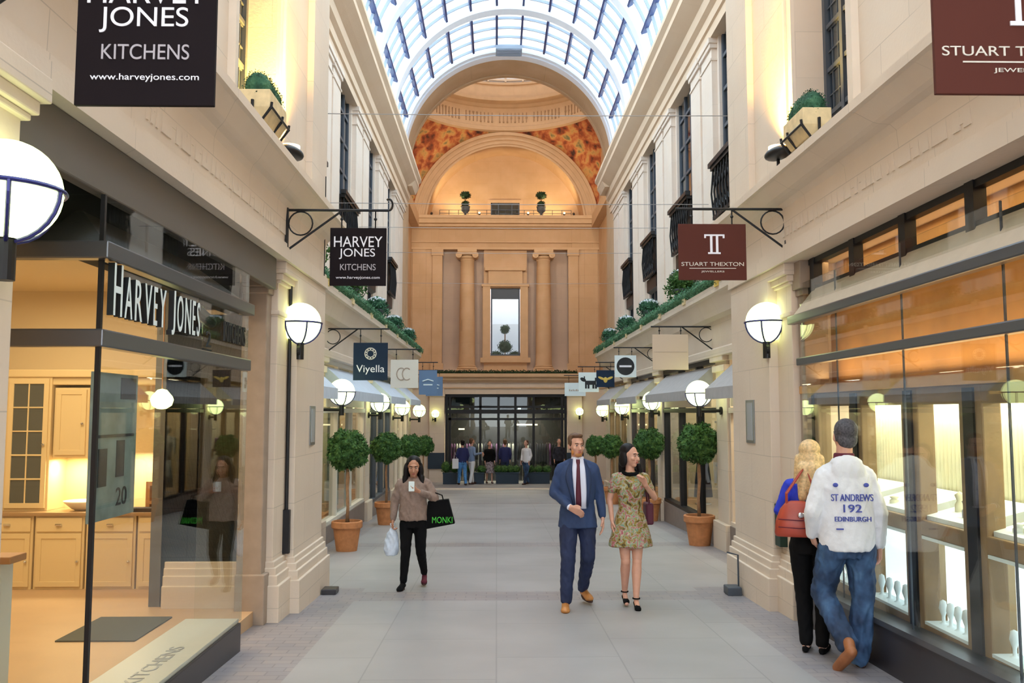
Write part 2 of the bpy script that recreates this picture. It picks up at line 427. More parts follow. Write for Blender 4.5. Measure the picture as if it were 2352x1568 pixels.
def blob(name, mb, mt, parent, vox=.012, it=4, wr=None):   # one continuous skin over overlapping limbs
    o = mb.build(name, mt, parent, keep=True)
    r_ = o.modifiers.new('r', 'REMESH'); r_.mode = 'VOXEL'; r_.voxel_size = vox; r_.use_smooth_shade = True
    s_ = o.modifiers.new('s', 'SMOOTH'); s_.iterations = it; s_.factor = .5
    bake(o)
    if not o.data.materials: o.data.materials.append(M[mt])
    wr = wr if wr is not None else WRINKLE.get(mt, 0)
    if wr:                                    # folds of the cloth
        me = o.data; N_ = [v_.normal.copy() for v_ in me.vertices]
        for v_, n_ in zip(me.vertices, N_):
            c = v_.co; a = noise.noise(Vector((c.x*14+7, c.y*14, c.z*9+c.x*10))); b_ = noise.noise(Vector((c.x*30, c.y*30, c.z*24-c.x*20)))
            v_.co = c + n_*wr*(-abs(a)*2+.6+b_*.5)
        me.update()
    return o
def X(s, h): return C0 + s*h
mat('room_grey', (.10, .125, .16), .8)
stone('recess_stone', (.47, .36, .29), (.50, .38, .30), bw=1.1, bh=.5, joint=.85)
mat('carved_shade', (.40, .25, .14), .8)  # darker brown paints the shadow of the carved ring lettering into the colour
stone('cornice_warm_lit', (.78, .60, .44), (.74, .55, .39), bw=1.2, bh=3, joint=.85)  # warm light on the cornice is put into the stone colour
# ================================================================ THE SETTING
def sbox(mb, s, h0, h1, y0, y1, z0, z1): return mb.box(X(s, h0), X(s, h1), y0, y1, z0, z1)
def sprof(mb, s, prof, y0, y1): return mb.prism([(X(s, h), z) for h, z in prof], 'xz', y0, y1)
SIDE = {-1: 'left', 1: 'right'}
# floor
mb = MB(); x0, x1 = C0-4.6, C0+4.6
mb.hull8([(x0, -8, fz(-8)-.2), (x1, -8, fz(-8)-.2), (x1, 41, fz(41)-.2), (x0, 41, fz(41)-.2), (x0, -8, fz(-8)), (x1, -8, fz(-8)), (x1, 41, fz(41)), (x0, 41, fz(41))])
norm(struct('floor', mb, 'paving', keep=True))

ti = [0]
def trim(mb, mt, bevel=0, smooth=False):
    ti[0] += 1; o = norm(struct('trim_%d' % ti[0], mb, mt, bevel=bevel, smooth=smooth)); return o

for s in (-1, 1):
    # upper wall of the near block, pierced by one tall window
    mb = MB(); wy0, wy1, wz0, wz1 = 6.7, 7.97, 2.32, 5.2
    sbox(mb, s, 2.45, 3.5, -6.0, wy0, 2.0, 8.3); sbox(mb, s, 2.45, 3.5, wy1, 10.1, 2.0, 8.3)
    sbox(mb, s, 2.45, 3.5, wy0, wy1, 2.0, wz0); sbox(mb, s, 2.45, 3.5, wy0, wy1, wz1, 8.3)
    sbox(mb, s, 2.9, 3.5, wy0, wy1, wz0, wz1)
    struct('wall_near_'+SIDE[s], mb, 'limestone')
    mb = MB(); sbox(mb, s, 2.38, 2.5, 9.3, 10.1, 2.2, 8.3); trim(mb, 'limestone')
    # moulded surround of that window and its sill
    mb = MB()
    for y0, y1, z0, z1, p in ((wy1, wy1+.16, wz0-.02, wz1+.16, .035), (wy1+.11, wy1+.16, wz0-.02, wz1+.16, .06), (wy0-.16, wy0, wz0-.02, wz1+.16, .035), (wy0-.16, wy0-.11, wz0-.02, wz1+.16, .06), (wy0-.16, wy1+.16, wz1, wz1+.16, .05)):
        sbox(mb, s, 2.45-p, 2.46, y0, y1, z0, z1)
    trim(mb, 'pale_mould')
    mb = MB(); sbox(mb, s, 2.33, 2.75, wy0-.18, wy1+.05, 2.25, 2.32); sbox(mb, s, 2.36, 2.75, wy0-.14, wy1+.02, 2.2, 2.25)
    trim(mb, 'pale_mould', bevel=.01)
    wn = sroot('window_%d' % (1 if s < 0 else 2), (X(s, 2.75), (wy0+wy1)/2, wz0))
    mb = MB(); sbox(mb, s, 2.755, 2.765, wy0, wy1, wz0, wz1); mb.build('pane', 'window_glass', wn)
    mb = MB()
    for y in (wy0+.03, wy0+.42, wy0+.85, wy1-.03): sbox(mb, s, 2.72, 2.78, y-.03, y+.03, wz0, wz1)
    z = wz0+.03
    while z < wz1: sbox(mb, s, 2.73, 2.78, wy0, wy1, z-.02, z+.02); z += .42
    mb.build('window_frame', 'steel_dark', wn)
    mb = MB()
    z = wz0
    while z < wz1:
        y = wy0
        while y < wy1: sbox(mb, s, 2.745, 2.755, y-.006, y+.006, wz0, wz1) if z == wz0 else None; y += .14
        sbox(mb, s, 2.745, 2.755, wy0, wy1, z-.006, z+.006); z += .21
    mb.build('leading', 'steel_dark', wn)
    # entablature: architrave, frieze and the projecting ledge
    mb = MB()
    sprof(mb, s, [(3.0, 2.2), (2.14, 2.2), (2.14, 2.13), (2.17, 2.12), (2.26, 2.02), (2.29, 2.0), (2.34, 1.98), (2.37, 1.93), (2.39, 1.60), (2.36, 1.585), (2.36, 1.55), (2.34, 1.54), (2.34, 1.42), (3.0, 1.42)], -6.0, 10.1)
    trim(mb, 'limestone')
    mb = MB(); rnd = random.Random(5+s); y = 4.9         # worn carving in low relief along the frieze
    while y < 8.2:
        w_ = rnd.choice([.03, .05, .08]); sbox(mb, s, 2.379, 2.40, y, y+w_, 1.67, 1.67+rnd.choice([.17, .17, .2]))
        if rnd.random() < .5: sbox(mb, s, 2.379, 2.40, y, y+.12, 1.67+rnd.choice([0, .08, .15]), 1.695+.15*rnd.random())
        y += w_+rnd.uniform(.03, .09)
    trim(mb, 'limestone')
    # stone piers
    def pier(s, h, y0, y1, zt, base=.5, mt='limestone', cap=False):
        mb = MB(); zb = fz((y0+y1)/2)
        sbox(mb, s, h, 3.5, y0, y1, zb-.2, zt)
        for k, (p, q) in enumerate(((.085, base*.62), (.06, base*.78), (.04, base*.9), (.02, base))): sbox(mb, s, h-p, 3.45, y0-p, y1+p, zb-.2, zb+q)
        if cap:
            for p, a, b_ in ((.02, -.50, -.46), (.03, -.2, -.17), (.055, -.17, -.11), (.09, -.11, -.0)): sbox(mb, s, h-p, 3.45, y0-p*.8, y1+p*.8, zt+a, zt+b_)
        trim(mb, mt, bevel=.008)
    pier(s, 2.37, 8.72, 10.1, 1.42, .55)
    pier(s, 2.46, 8.28, 8.72, 1.42, .55, cap=True)
    pier(s, 2.37, 2.75, 3.6, 1.42, .55, cap=True)
    pier(s, 2.37, -2.8, -2.0, 1.42, .55); pier(s, 2.37, -6.2, -5.4, 1.42, .55)
    mb = MB(); sbox(mb, s, 2.52, 2.75, 8.12, 8.28, fz(8.2), 1.42); sbox(mb, s, 2.47, 2.75, 8.06, 8.30, 1.16, 1.42); sbox(mb, s, 2.5, 2.75, 8.08, 8.28, 1.10, 1.16)
    sbox(mb, s, 2.48, 2.75, 8.08, 8.28, fz(8.2), fz(8.2)+.45)
    trim(mb, 'brown_pier', bevel=.01)
    # closed back of the near block (shops behind the camera)
    mb = MB(); sbox(mb, s, 2.6, 2.7, -6, 2.8, fz(0), 1.42); struct('wall_behind_camera_'+SIDE[s], mb, 'limestone')

# ---------------------------------------------------------------- far part: shopfront piers, balcony, upper walls
PY = [(13.2, 13.85), (18.4, 19.0), (22.8, 23.4), (27.2, 28.0)]
WN = [(13.2, 14.8), (16.7, 18.4), (20.5, 22.0), (24.1, 25.5)]
wi = 2
for s in (-1, 1):
    for y0, y1 in PY:
        mb = MB(); zb = fz(y0); sbox(mb, s, 3.12, 3.5, y0, y1, zb-.2, .9)
        sbox(mb, s, 3.05, 3.5, y0-.05, y1+.05, zb-.2, zb+.4); sbox(mb, s, 3.07, 3.5, y0-.04, y1+.04, .62, .72); sbox(mb, s, 3.04, 3.5, y0-.07, y1+.07, .78, .9)
        trim(mb, 'limestone', bevel=.01)
    mb = MB()
    sprof(mb, s, [(4.2, 1.85), (2.80, 1.85), (2.80, 1.74), (2.84, 1.72), (2.92, 1.52), (2.94, 1.46), (3.04, 1.42), (3.07, 1.0), (3.03, .97), (3.03, .86), (4.2, .86)], 10.1, 28.0)
    trim(mb, 'limestone')
    y = 11.4; mb = MB()                               # modillions under the balcony edge
    # upper wall between the tall windows
    mb = MB(); ys = 10.1
    for a, b_ in WN+[(28.0, 28.0)]:
        sbox(mb, s, 3.52, 4.2, ys, a, 1.85, 6.6); ys = b_
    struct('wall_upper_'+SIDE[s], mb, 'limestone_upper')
    mb = MB(); ys = 10.1
    for a, b_ in WN+[(28.0, 28.0)]:
        L_ = a-ys
        if L_ > .8:
            for u0, u1 in ((ys+.12, ys+L_*.46), (ys+L_*.54, a-.12)):
                sbox(mb, s, 3.42, 3.55, u0, u1, 1.85, 6.45)
                for p, z0, z1 in ((.02, 6.2, 6.24), (.035, 6.42, 6.5), (.06, 6.5, 6.6), (.03, 1.85, 2.2)): sbox(mb, s, 3.42-p, 3.55, u0-p, u1+p, z0, z1)
        ys = b_
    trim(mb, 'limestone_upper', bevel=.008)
    mb = MB()
    sprof(mb, s, [(4.2, 6.6), (3.40, 6.6), (3.40, 6.78), (3.36, 6.8), (3.36, 6.98), (3.28, 7.04), (3.26, 7.22), (3.14, 7.30), (2.98, 7.42), (2.98, 7.54), (2.90, 7.62), (2.90, 7.72), (3.2, 7.76), (3.2, 8.32), (4.2, 8.32)], 10.1, 28.6)
    trim(mb, 'cornice_warm_lit')
    mb = MB(); sprof(mb, s, [(3.1, 7.22), (2.99, 7.42), (2.99, 7.52), (3.28, 7.52), (3.28, 7.22)], 27.5, 28.7); trim(mb, 'cornice_warm_lit')
    # tall steel windows with black iron balconettes
    for (a, b_) in WN:
        wi += 1; wn = sroot('window_%d' % wi, (X(s, 3.6), (a+b_)/2, 1.85))
        mb = MB(); sbox(mb, s, 3.60, 3.61, a, b_, 1.85, 6.6); mb.build('pane', 'window_glass', wn)
        mb = MB()
        for k in range(4):
            y = a+.04+(b_-a-.08)*k/3; sbox(mb, s, 3.57, 3.63, y-.035, y+.035, 1.85, 6.6)
        for z in (1.9, 3.25, 4.32, 4.95, 5.6, 6.2): sbox(mb, s, 3.575, 3.63, a, b_, z-.03, z+.03)
        mb.build('window_frame', 'steel_dark', wn)
        mb = MB(); sbox(mb, s, 3.75, 4.2, a, b_, 1.85, 6.6); mb.build('room_beyond', 'room_grey', wn)
        bl = MB(); m_ = .06
        sbox(bl, s, 3.30, 3.40, a-.05, b_+.05, 4.22, 4.30); sbox(bl, s, 3.33, 3.56, a, b_, 4.16, 4.22); sbox(bl, s, 3.36, 3.40, a, b_, 3.30, 3.36)
        sbox(bl, s, 3.42, 3.46, a+.05, b_-.05, 3.34, 4.18)
        sprof(bl, s, [(3.44, 3.3), (3.44, 3.0), (3.55, 2.95), (3.6, 3.3)], a+.1, b_-.1)
        br = MB()
        n_ = int((b_-a)/.2)
        for k in range(n_+1):
            y = a+.06+(b_-a-.12)*k/n_
            br.tube([(X(s, 3.37), y, 3.3), (X(s, 3.34), y+.04, 3.75), (X(s, 3.37), y, 4.2)], .018, 5)
        for k in range(n_):
            y = a+.06+(b_-a-.12)*(k+.5)/n_
            for z in (3.55, 3.95): br.tube([(X(s, 3.37), y+.08*math.cos(q*PI/4), z+.11*math.sin(q*PI/4)) for q in range(8)], .014, 5, closed=True)
        ib = thing('iron_balconette', '', 'balcony', (X(s, 3.4), (a+b_)/2, 3.0))
        k = WN.index((a, b_)); nm = ['nearest', 'second', 'third', 'farthest'][k]
        tag(ib, 'black ornamental iron balconette under the %s tall upper window on the %s wall' % (nm, SIDE[s]), group='iron balconettes below the upper windows')
        bl.build('panel', 'black_iron', ib); br.build('scrollwork', 'black_iron', ib)

# ---------------------------------------------------------------- glazed barrel vault
VZ, VR = 8.3, 3.47
RY = [28.0-3.3*k for k in range(10)]
def arcring(mb, r0, r1, y0, y1, z=VZ, n=56, cx=C0, a0=0, a1=PI):
    P = []
    for k in range(n+1):
        a = a0+(a1-a0)*k/n; c, q = math.cos(a), math.sin(a)
        P += [(cx+r0*c, y0, z+r0*q), (cx+r1*c, y0, z+r1*q), (cx+r1*c, y1, z+r1*q), (cx+r0*c, y1, z+r0*q)]
    fs = []
    for k in range(n):
        for j in range(4): fs.append((k*4+j, k*4+(j+1) % 4, (k+1)*4+(j+1) % 4, (k+1)*4+j))
    fs += [(0, 1, 2, 3), (n*4+3, n*4+2, n*4+1, n*4)]
    return mb.add(P, fs)
ce = sroot('ceiling', (C0, 11, VZ))
mb = MB()
for y in RY: arcring(mb, 3.36, 3.66, y-.26, y+.12)
arcring(mb, 3.40, 3.62, 27.55, 27.95)
norm(mb.build('rib', 'white_rib', ce))
mb = MB()
for k in range(14):
    a = math.radians(6.43+12.86*k)
    for i, y in enumerate(RY[:-1]):
        y1 = y-.35-(0 if i else .3); y0 = RY[i+1]+.28
        for r0, r1, w_ in ((3.42, 3.56, .03),):
            c, q = math.cos(a), math.sin(a); t = Vector((-q, 0, c))*w_; p0 = Vector((C0+r0*c, 0, VZ+r0*q)); p1 = Vector((C0+r1*c, 0, VZ+r1*q))
            P = [p0-t, p0+t, p1+t, p1-t]
            mb.add([(p.x, y0, p.z) for p in P]+[(p.x, y1, p.z) for p in P], [(0, 1, 2, 3), (7, 6, 5, 4), (0, 4, 5, 1), (1, 5, 6, 2), (2, 6, 7, 3), (3, 7, 4, 0)])
norm(mb.build('purlin', 'blue_bar', ce))
mb = MB()
for i, y in enumerate(RY[:-1]):
    for j in range(1, 5): yy = y-3.3*j/5; arcring(mb, 3.48, 3.56, yy-.016, yy+.016, n=42)
norm(mb.build('glazing_bar', 'glaz_bar', ce))
mb = MB(); arcring(mb, 3.57, 3.585, RY[-1], 28.0, n=56)
norm(mb.build('glazing', 'vault_glass', ce, smooth=True))
vt = MB(); vt.box(C0-.42, C0+.42, 26.9, 27.5, VZ+3.22, VZ+3.34)
for k in range(7): vt.box(C0-.38, C0+.38, 26.93+k*.08, 26.96+k*.08, VZ+3.19, VZ+3.22)
tag(vt.build('roof_vent', 'glaz_bar'), 'grey louvred vent at the crown of the glazed vault', 'vent')
# gable closing the vault behind the camera, and the sides above the near block
mb = MB(); mb.box(C0-4.2, C0+4.2, RY[-1]-.3, RY[-1]-.1, 4.2, 7.9); struct('wall_back', mb, 'limestone')
for s in (-1, 1):
    mb = MB(); sbox(mb, s, 2.45, 3.5, -6, 10.1, 8.3, 8.36); sbox(mb, s, 3.45, 3.75, -2, 28, 8.1, 8.36); trim(mb, 'pale_mould')

# ---------------------------------------------------------------- rotunda
RC = 33.95; RA = 4.15
def archwall(mb, r, hw, y0, y1, z0, zt, n=48):    # wall with an arched opening
    for k in range(n):
        a, b_ = PI*k/n, PI*(k+1)/n
        def outer(t):
            c, q = math.cos(t), math.sin(t); k_ = min(hw/abs(c) if abs(c) > 1e-6 else 1e9, (zt-z0)/q if q > 1e-6 else 1e9); return (C0+k_*c, z0+k_*q)
        pa, pb = (C0+r*math.cos(a), z0+r*math.sin(a)), (C0+r*math.cos(b_), z0+r*math.sin(b_)); oa, ob = outer(a), outer(b_)
        mb.prism([pa, oa, ob, pb], 'xz', y0, y1)
mb = MB(); archwall(mb, VR-.03, 4.5, 28.0, 29.8, VZ, 13.2)
for s in (-1, 1): sbox(mb, s, 3.44, 4.5, 28.0, 29.8, fz(29)-.2, VZ)
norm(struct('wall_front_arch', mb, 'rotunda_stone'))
mb = MB(); arcring(mb, 3.38, 3.46, 28.0, 28.12); arcring(mb, 3.40, 3.46, 29.6, 29.8); trim(mb, 'rotunda_mould')
for s in (-1, 1):
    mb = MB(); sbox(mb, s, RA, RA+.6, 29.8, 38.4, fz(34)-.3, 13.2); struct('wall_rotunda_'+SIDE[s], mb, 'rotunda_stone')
    mb = MB(); sbox(mb, s, RA-.35, RA, 29.8, 38.1, 8.1, 8.6); trim(mb, 'rotunda_mould')
# pendentives with painted murals
for sx in (-1, 1):
    for sy in (-1, 1):
        R_ = RA*math.sqrt(2); vs = []; fs = []; nz, na = 18, 14
        for i in range(nz+1):
            z = RA*i/nz; rho = math.sqrt(max(R_*R_-z*z, 0)); d = math.acos(min(1, RA/rho))
            for j in range(na+1):
                a = d+(PI/2-2*d)*j/na; vs.append((C0+sx*rho*math.cos(a), RC+sy*rho*math.sin(a), VZ+z))
        k = len(vs)
        vs += [(C0+(x-C0)*1.03, RC+(y-RC)*1.03, z) for x, y, z in vs]
        for i in range(nz):
            for j in range(na):
                q = (i*(na+1)+j, i*(na+1)+j+1, (i+1)*(na+1)+j+1, (i+1)*(na+1)+j); fs += [q, tuple(t+k for t in reversed(q))]
        mb = MB(); mb.add(vs, fs); norm(trim(mb, 'mural', smooth=True))
# ring entablature, drum, dome
mb = MB()
mb.lathe([(4.6, 0), (4.12, 0), (4.02, .05), (4.02, .22), (4.10, .26), (4.12, 1.08), (4.05, 1.12), (3.98, 1.22), (3.72, 1.30), (3.70, 1.42), (3.80, 1.46), (4.02, 1.50), (4.02, 2.1), (3.96, 2.12), (3.96, 2.22), (4.2, 2.24), (4.6, 2.24)], (C0, RC, VZ+RA), 72)
norm(trim(mb, 'rotunda_mould'))
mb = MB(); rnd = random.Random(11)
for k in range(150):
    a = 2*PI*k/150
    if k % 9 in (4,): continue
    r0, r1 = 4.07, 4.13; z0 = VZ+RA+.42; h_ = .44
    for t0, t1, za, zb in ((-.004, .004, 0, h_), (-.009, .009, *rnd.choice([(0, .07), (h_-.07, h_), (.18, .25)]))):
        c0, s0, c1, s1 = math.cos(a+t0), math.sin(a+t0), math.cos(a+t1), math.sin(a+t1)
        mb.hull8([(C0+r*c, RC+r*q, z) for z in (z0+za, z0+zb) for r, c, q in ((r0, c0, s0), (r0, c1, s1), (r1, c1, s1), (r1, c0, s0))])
norm(trim(mb, 'carved_shade'))
mb = MB(); mb.lathe([(4.05, 2.24), (4.05, 3.3), (4.3, 3.3), (4.3, 2.24), (4.05, 2.24)], (C0, RC, VZ+RA), 64); trim(mb, 'white_rib')
mb = MB()
for k in range(32):
    a = 2*PI*k/32; p = Vector((C0+3.98*math.cos(a), RC+3.98*math.sin(a), VZ+RA)); mb.tube([p+Vector((0, 0, 2.24)), p+Vector((0, 0, 3.3))], .05, 6)
mb.lathe([(3.95, 2.30), (4.03, 2.30), (4.03, 2.38), (3.95, 2.38), (3.95, 2.30)], (C0, RC, VZ+RA), 64)
trim(mb, 'pale_mould')
mb = MB(); pr = [(4.1, 3.3)]+[(4.1*math.cos(t), 3.3+3.4*math.sin(t)) for t in [k*.1 for k in range(1, 12)]]
pr += [(r_+.15, z_+.1) for r_, z_ in reversed(pr)]; mb.lathe(pr, (C0, RC, VZ+RA), 48); struct('ceiling_dome', mb, 'pale_mould', smooth=True)

# far wall: arched niche over a colonnade
FW = 38.1
mb = MB(); archwall(mb, 3.49, 4.5, FW, FW+1.5, VZ, 13.2)
for s in (-1, 1):
    sbox(mb, s, 2.95, 4.5, FW, FW+.5, fz(36)-.3, VZ)      # outer strips of the wall
    rs = MB(); sbox(rs, s, .80, 2.95, FW+.28, FW+.5, 1.6, 7.2); struct('wall_far_recess_'+SIDE[s], rs, 'recess_stone')
    sbox(mb, s, .66, .95, FW+.12, FW+.5, 2.45, 5.45)
mb.box(C0-3.0, C0+3.0, FW+.04, FW+.5, 7.15, 8.3); mb.box(C0-.95, C0+.95, FW+.12, FW+.5, 5.45, 7.2); mb.box(C0-.95, C0+.95, FW+.12, FW+.5, 1.6, 2.45)
mb.box(C0-3.6, C0+3.6, FW+1.35, FW+1.6, 7.9, 12.3); mb.box(C0-3.6, C0+3.6, FW+.3, FW+1.6, 7.9, 8.5)
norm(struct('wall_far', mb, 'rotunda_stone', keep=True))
mb = MB()
for r0, r1, p in ((3.49, 3.56, .10), (3.62, 3.70, .06), (3.80, 3.88, .07), (4.0, 4.14, .10)): arcring(mb, r0, r1, FW-p, FW+.02, n=64)
arcring(mb, 3.49, 4.12, FW-.03, FW+.01, n=64)
trim(mb, 'rotunda_mould')
mb = MB()
for z0, z1, p in ((8.06, 8.14, .08), (8.14, 8.26, .22), (8.26, 8.46, .38), (8.46, 8.6, .45), (7.14, 7.24, .06), (7.45, 7.5, .05)):
    mb.box(C0-RA, C0+RA, FW-p, FW+.3, z0, z1)
trim(mb, 'rotunda_mould', bevel=.01)
for s in (-1, 1):                                     # flat pilasters flanking
    mb = MB(); sbox(mb, s, 2.78, 3.22, FW-.06, FW+.1, 1.6, 7.0); sbox(mb, s, 2.74, 3.26, FW-.10, FW+.1, 6.86, 7.14); sbox(mb, s, 3.5, 4.1, FW-.04, FW+.1, 1.6, 7.14); sbox(mb, s, 2.72, 3.28, FW-.12, FW+.1, 1.6, 2.1)
    trim(mb, 'rotunda_stone', bevel=.01)
for s in (-1, 1):
    col = thing('ionic_column', 'tall tan stone Ionic column on the %s of the far window' % SIDE[s], 'column', (X(s, 1.68), FW-.02, 1.7), 'Ionic columns on the far wall')
    pr = [(.36, .30), (.345, .9)]+[(.345-.05*(k/10)**1.6, .9+4.0*k/10) for k in range(1, 11)]+[(.32, 4.93), (.32, 4.97), (.29, 4.98)]
    mb = MB(); mb.lathe(pr, (0, 0, 0), 28); o = mb.build('shaft', 'rotunda_stone', smooth=True, keep=True); o.parent = col
    mb = MB(); mb.box(-.45, .45, -.40, .3, 0, .14); mb.lathe([(.43, .14), (.46, .18), (.43, .22), (.38, .25), (.41, .28), (.36, .31)], (0, 0, 0), 28); o = mb.build('base', 'rotunda_mould', keep=True); o.parent = col
    mb = MB(); mb.lathe([(.29, 4.97), (.36, 5.03), (.38, 5.09), (.30, 5.14)], (0, 0, 0), 28); mb.box(-.42, .42, -.38, .3, 5.28, 5.44)
    for q in (-1, 1):
        mb.tube([(q*.36, -.40, 5.14), (q*.36, .2, 5.14)], .135, 16); mb.tube([(q*.36, -.43, 5.14), (q*.36, -.40, 5.14)], .055, 12)
    mb.box(-.36, .36, -.36, .2, 5.16, 5.28); o = mb.build('capital', 'rotunda_mould', keep=True); o.parent = col
# far window between the columns
wn = sroot('window_11', (C0+.02, FW+.2, 2.45))
cx = C0
mb = MB(); mb.box(cx-.64, cx+.64, FW+.28, FW+.29, 2.45, 5.45); mb.build('pane', 'far_glass', wn)
mb = MB()
for x in (-.64, .58): mb.box(cx+x, cx+x+.06, FW+.22, FW+.32, 2.45, 5.45)
mb.box(cx-.64, cx+.64, FW+.22, FW+.34, 4.98, 5.45); mb.box(cx-.64, cx+.64, FW+.22, FW+.32, 2.45, 2.52)
mb.build('window_frame', 'steel_dark', wn)
mb = MB(); mb.box(cx-1.0, cx-.66, FW+.02, FW+.3, 2.3, 5.5); mb.box(cx+.66, cx+1.0, FW+.02, FW+.3, 2.3, 5.5)
mb.box(cx-1.05, cx+1.05, FW+.0, FW+.3, 5.5, 5.62); mb.box(cx-.75, cx+.75, FW-.02, FW+.3, 5.62, 6.2); mb.box(cx-.9, cx+.9, FW-.1, FW+.3, 6.2, 6.35); mb.box(cx-1.1, cx+1.1, FW-.08, FW+.3, 2.15, 2.35)
trim(mb, 'rotunda_mould', bevel=.01)
mb = MB(); mb.box(cx-1.5, cx+1.5, FW+3.2, FW+3.3, 1, 6.5); mb.box(cx-1.6, cx-1.5, FW+.5, FW+3.3, 1, 6.5); mb.box(cx+1.5, cx+1.6, FW+.5, FW+3.3, 1, 6.5); mb.box(cx-1.6, cx+1.6, FW+.5, FW+3.3, 1.9, 2.0)
struct('wall_room_beyond', mb, 'white_rib')
# square window in the niche
wn = sroot('window_12', (cx, FW+1.3, 8.5))
mb = MB(); mb.box(cx-.66, cx+.66, FW+1.30, FW+1.32, 8.5, 9.55); mb.build('pane', 'window_glass', wn)
mb = MB()
for x in (-.66, -.34, .28, .6): mb.box(cx+x, cx+x+.06, FW+1.26, FW+1.33, 8.5, 9.55)
for z in (8.5, 8.85, 9.2, 9.49): mb.box(cx-.66, cx+.66, FW+1.26, FW+1.33, z, z+.05)
mb.build('window_frame', 'steel_dark', wn)
mb = MB(); mb.box(cx-.8, cx+.8, FW+1.24, FW+1.36, 9.55, 9.68); mb.box(cx-.8, cx-.66, FW+1.24, FW+1.36, 8.5, 9.55); mb.box(cx+.66, cx+.8, FW+1.24, FW+1.36, 8.5, 9.55); trim(mb, 'rotunda_mould')
# balustrade rail along the niche edge
rl = thing('niche_railing', 'thin metal railing along the ledge of the arched niche', 'railing', (cx, FW-.25, 8.6))
mb = MB()
for z in (8.72, 8.86): mb.tube([(cx-2.9, FW-.25, z), (cx+2.9, FW-.25, z)], .012, 5)
mb.build('rail', 'steel_dark', rl)
for k in range(15): mb = MB(); x = cx-2.9+5.8*k/14; mb.tube([(x, FW-.25, 8.6), (x, FW-.25, 8.86)], .012, 5); mb.build('post', 'steel_dark', rl)

# lower shopfront block in the far wall
by = 36.0; bt = 1.55
mb = MB()
for s in (-1, 1): sbox(mb, s, 2.52, RA, by, FW, fz(by)-.2, .95)
mb.box(C0-RA, C0+RA, by, FW, .72, 1.2)
struct('wall_far_shopfront', mb, 'limestone', keep=True)
mb = MB()
for z0, z1, p in ((.95, 1.0, .05), (1.2, 1.28, .06), (1.28, 1.42, .14), (1.42, 1.56, .24)): mb.box(C0-RA, C0+RA, by-p, FW, z0, z1)
trim(mb, 'rotunda_mould', bevel=.01)
for s in (-1, 1):
    mb = MB(); sbox(mb, s, 2.52, 3.14, by-.16, by, fz(by)-.2, .95); sbox(mb, s, 2.5, 3.2, by-.2, by, .62, .80)
    trim(mb, 'limestone', bevel=.01)
    mb = MB(); sbox(mb, s, 2.5, 3.18, by-.22, by-.1, fz(by)+.55, fz(by)+1.2); trim(mb, 'trough_navy')
dn = sroot('window_13', (C0, by+.2, fz(by)))
zb = fz(by)
mb = MB()
for x in (-2.5, -2.36, -1.1, -.35, .35, 1.1, 2.28, 2.42): mb.box(C0+x, C0+x+.1, by+.12, by+.24, zb, .72)
for z in (-.35, .15, .6): mb.box(C0-2.5, C0+2.5, by+.12, by+.26, z, z+.09)
mb.box(C0-2.5, C0+2.5, by+.1, by+.28, .64, .74); mb.box(C0-2.5, C0+2.5, by+.06, by+.3, -.08, .08)
mb.build('window_frame', 'black_iron', dn)
mb = MB(); mb.box(C0-2.5, C0+2.5, by+.19, by+.2, zb, .7); mb.build('pane', 'far_glass', dn)
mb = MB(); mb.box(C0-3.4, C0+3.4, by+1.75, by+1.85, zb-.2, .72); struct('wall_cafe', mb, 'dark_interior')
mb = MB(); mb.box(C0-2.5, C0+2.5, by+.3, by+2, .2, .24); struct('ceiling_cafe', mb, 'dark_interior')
# low kerb steps across the arcade floor in front of it
mb = MB(); mb.hull8([(C0-3.4, 30.2, fz(30.2)), (C0+3.4, 30.2, fz(30.2)), (C0+3.4, 30.7, fz(30.7)), (C0-3.4, 30.7, fz(30.7)), (C0-3.4, 30.2, fz(30.2)+.04), (C0+3.4, 30.2, fz(30.2)+.04), (C0+3.4, 30.7, fz(30.7)+.04), (C0-3.4, 30.7, fz(30.7)+.04)])
norm(trim(mb, 'pale_mould'))

# ---------------------------------------------------------------- near left shop (kitchen showroom) shell
gx = -2.03                                            # plane of its glass front
ys0, ys1 = 4.48, 7.12
mb = MB(); mb.box(-6.6, -2.2, 3.4, 9.7, -2.05, -1.80); mb.box(-2.2, gx-.03, ys0, ys1, -2.05, -1.80)
struct('floor_showroom', mb, 'tile_wood')
mb = MB(); mb.box(-6.6, -2.1, 9.6, 9.7, -2.0, 1.4); mb.box(-6.6, -6.5, 3.4, 9.7, -2.0, 1.4); mb.box(-6.6, -2.75, 3.4, 3.5, -2.0, 1.4)
struct('wall_showroom', mb, 'shop_wall')
mb = MB(); mb.box(-6.6, -2.2, 3.4, 9.7, 1.32, 1.44); struct('ceiling_showroom', mb, 'shop_wall')
mb = MB(); mb.box(-3.22, -2.36, 8.28, 8.36, -1.95, 1.3); struct('wall_showroom_end', mb, 'taupe_board')
mb = MB()                                             # plinth
mb.hull8([(-2.35, ys0, -2.1), (gx, ys0, -2.1), (gx, ys1, -2.1), (-2.35, ys1, -2.1), (-2.35, ys0, -1.67), (gx, ys0, -1.67), (gx, ys1, -1.67), (-2.35, ys1, -1.67)])
trim(mb, 'plinth_dark', bevel=.008)
mb = MB(); mb.box(-2.47, gx-.02, ys0+.02, ys1, -1.67, -1.64); trim(mb, 'sill_white', bevel=.004)
wn = sroot('window_14', (gx, 5.8, -1.65))
mb = MB(); mb.box(gx-.012, gx, ys0, ys1, -1.65, 1.12); mb.build('pane', 'shop_glass', wn)
mb = MB(); mb.box(-2.85, gx-.02, ys0-.012, ys0, -1.80, 1.12); mb.build('return_pane', 'shop_glass', wn)
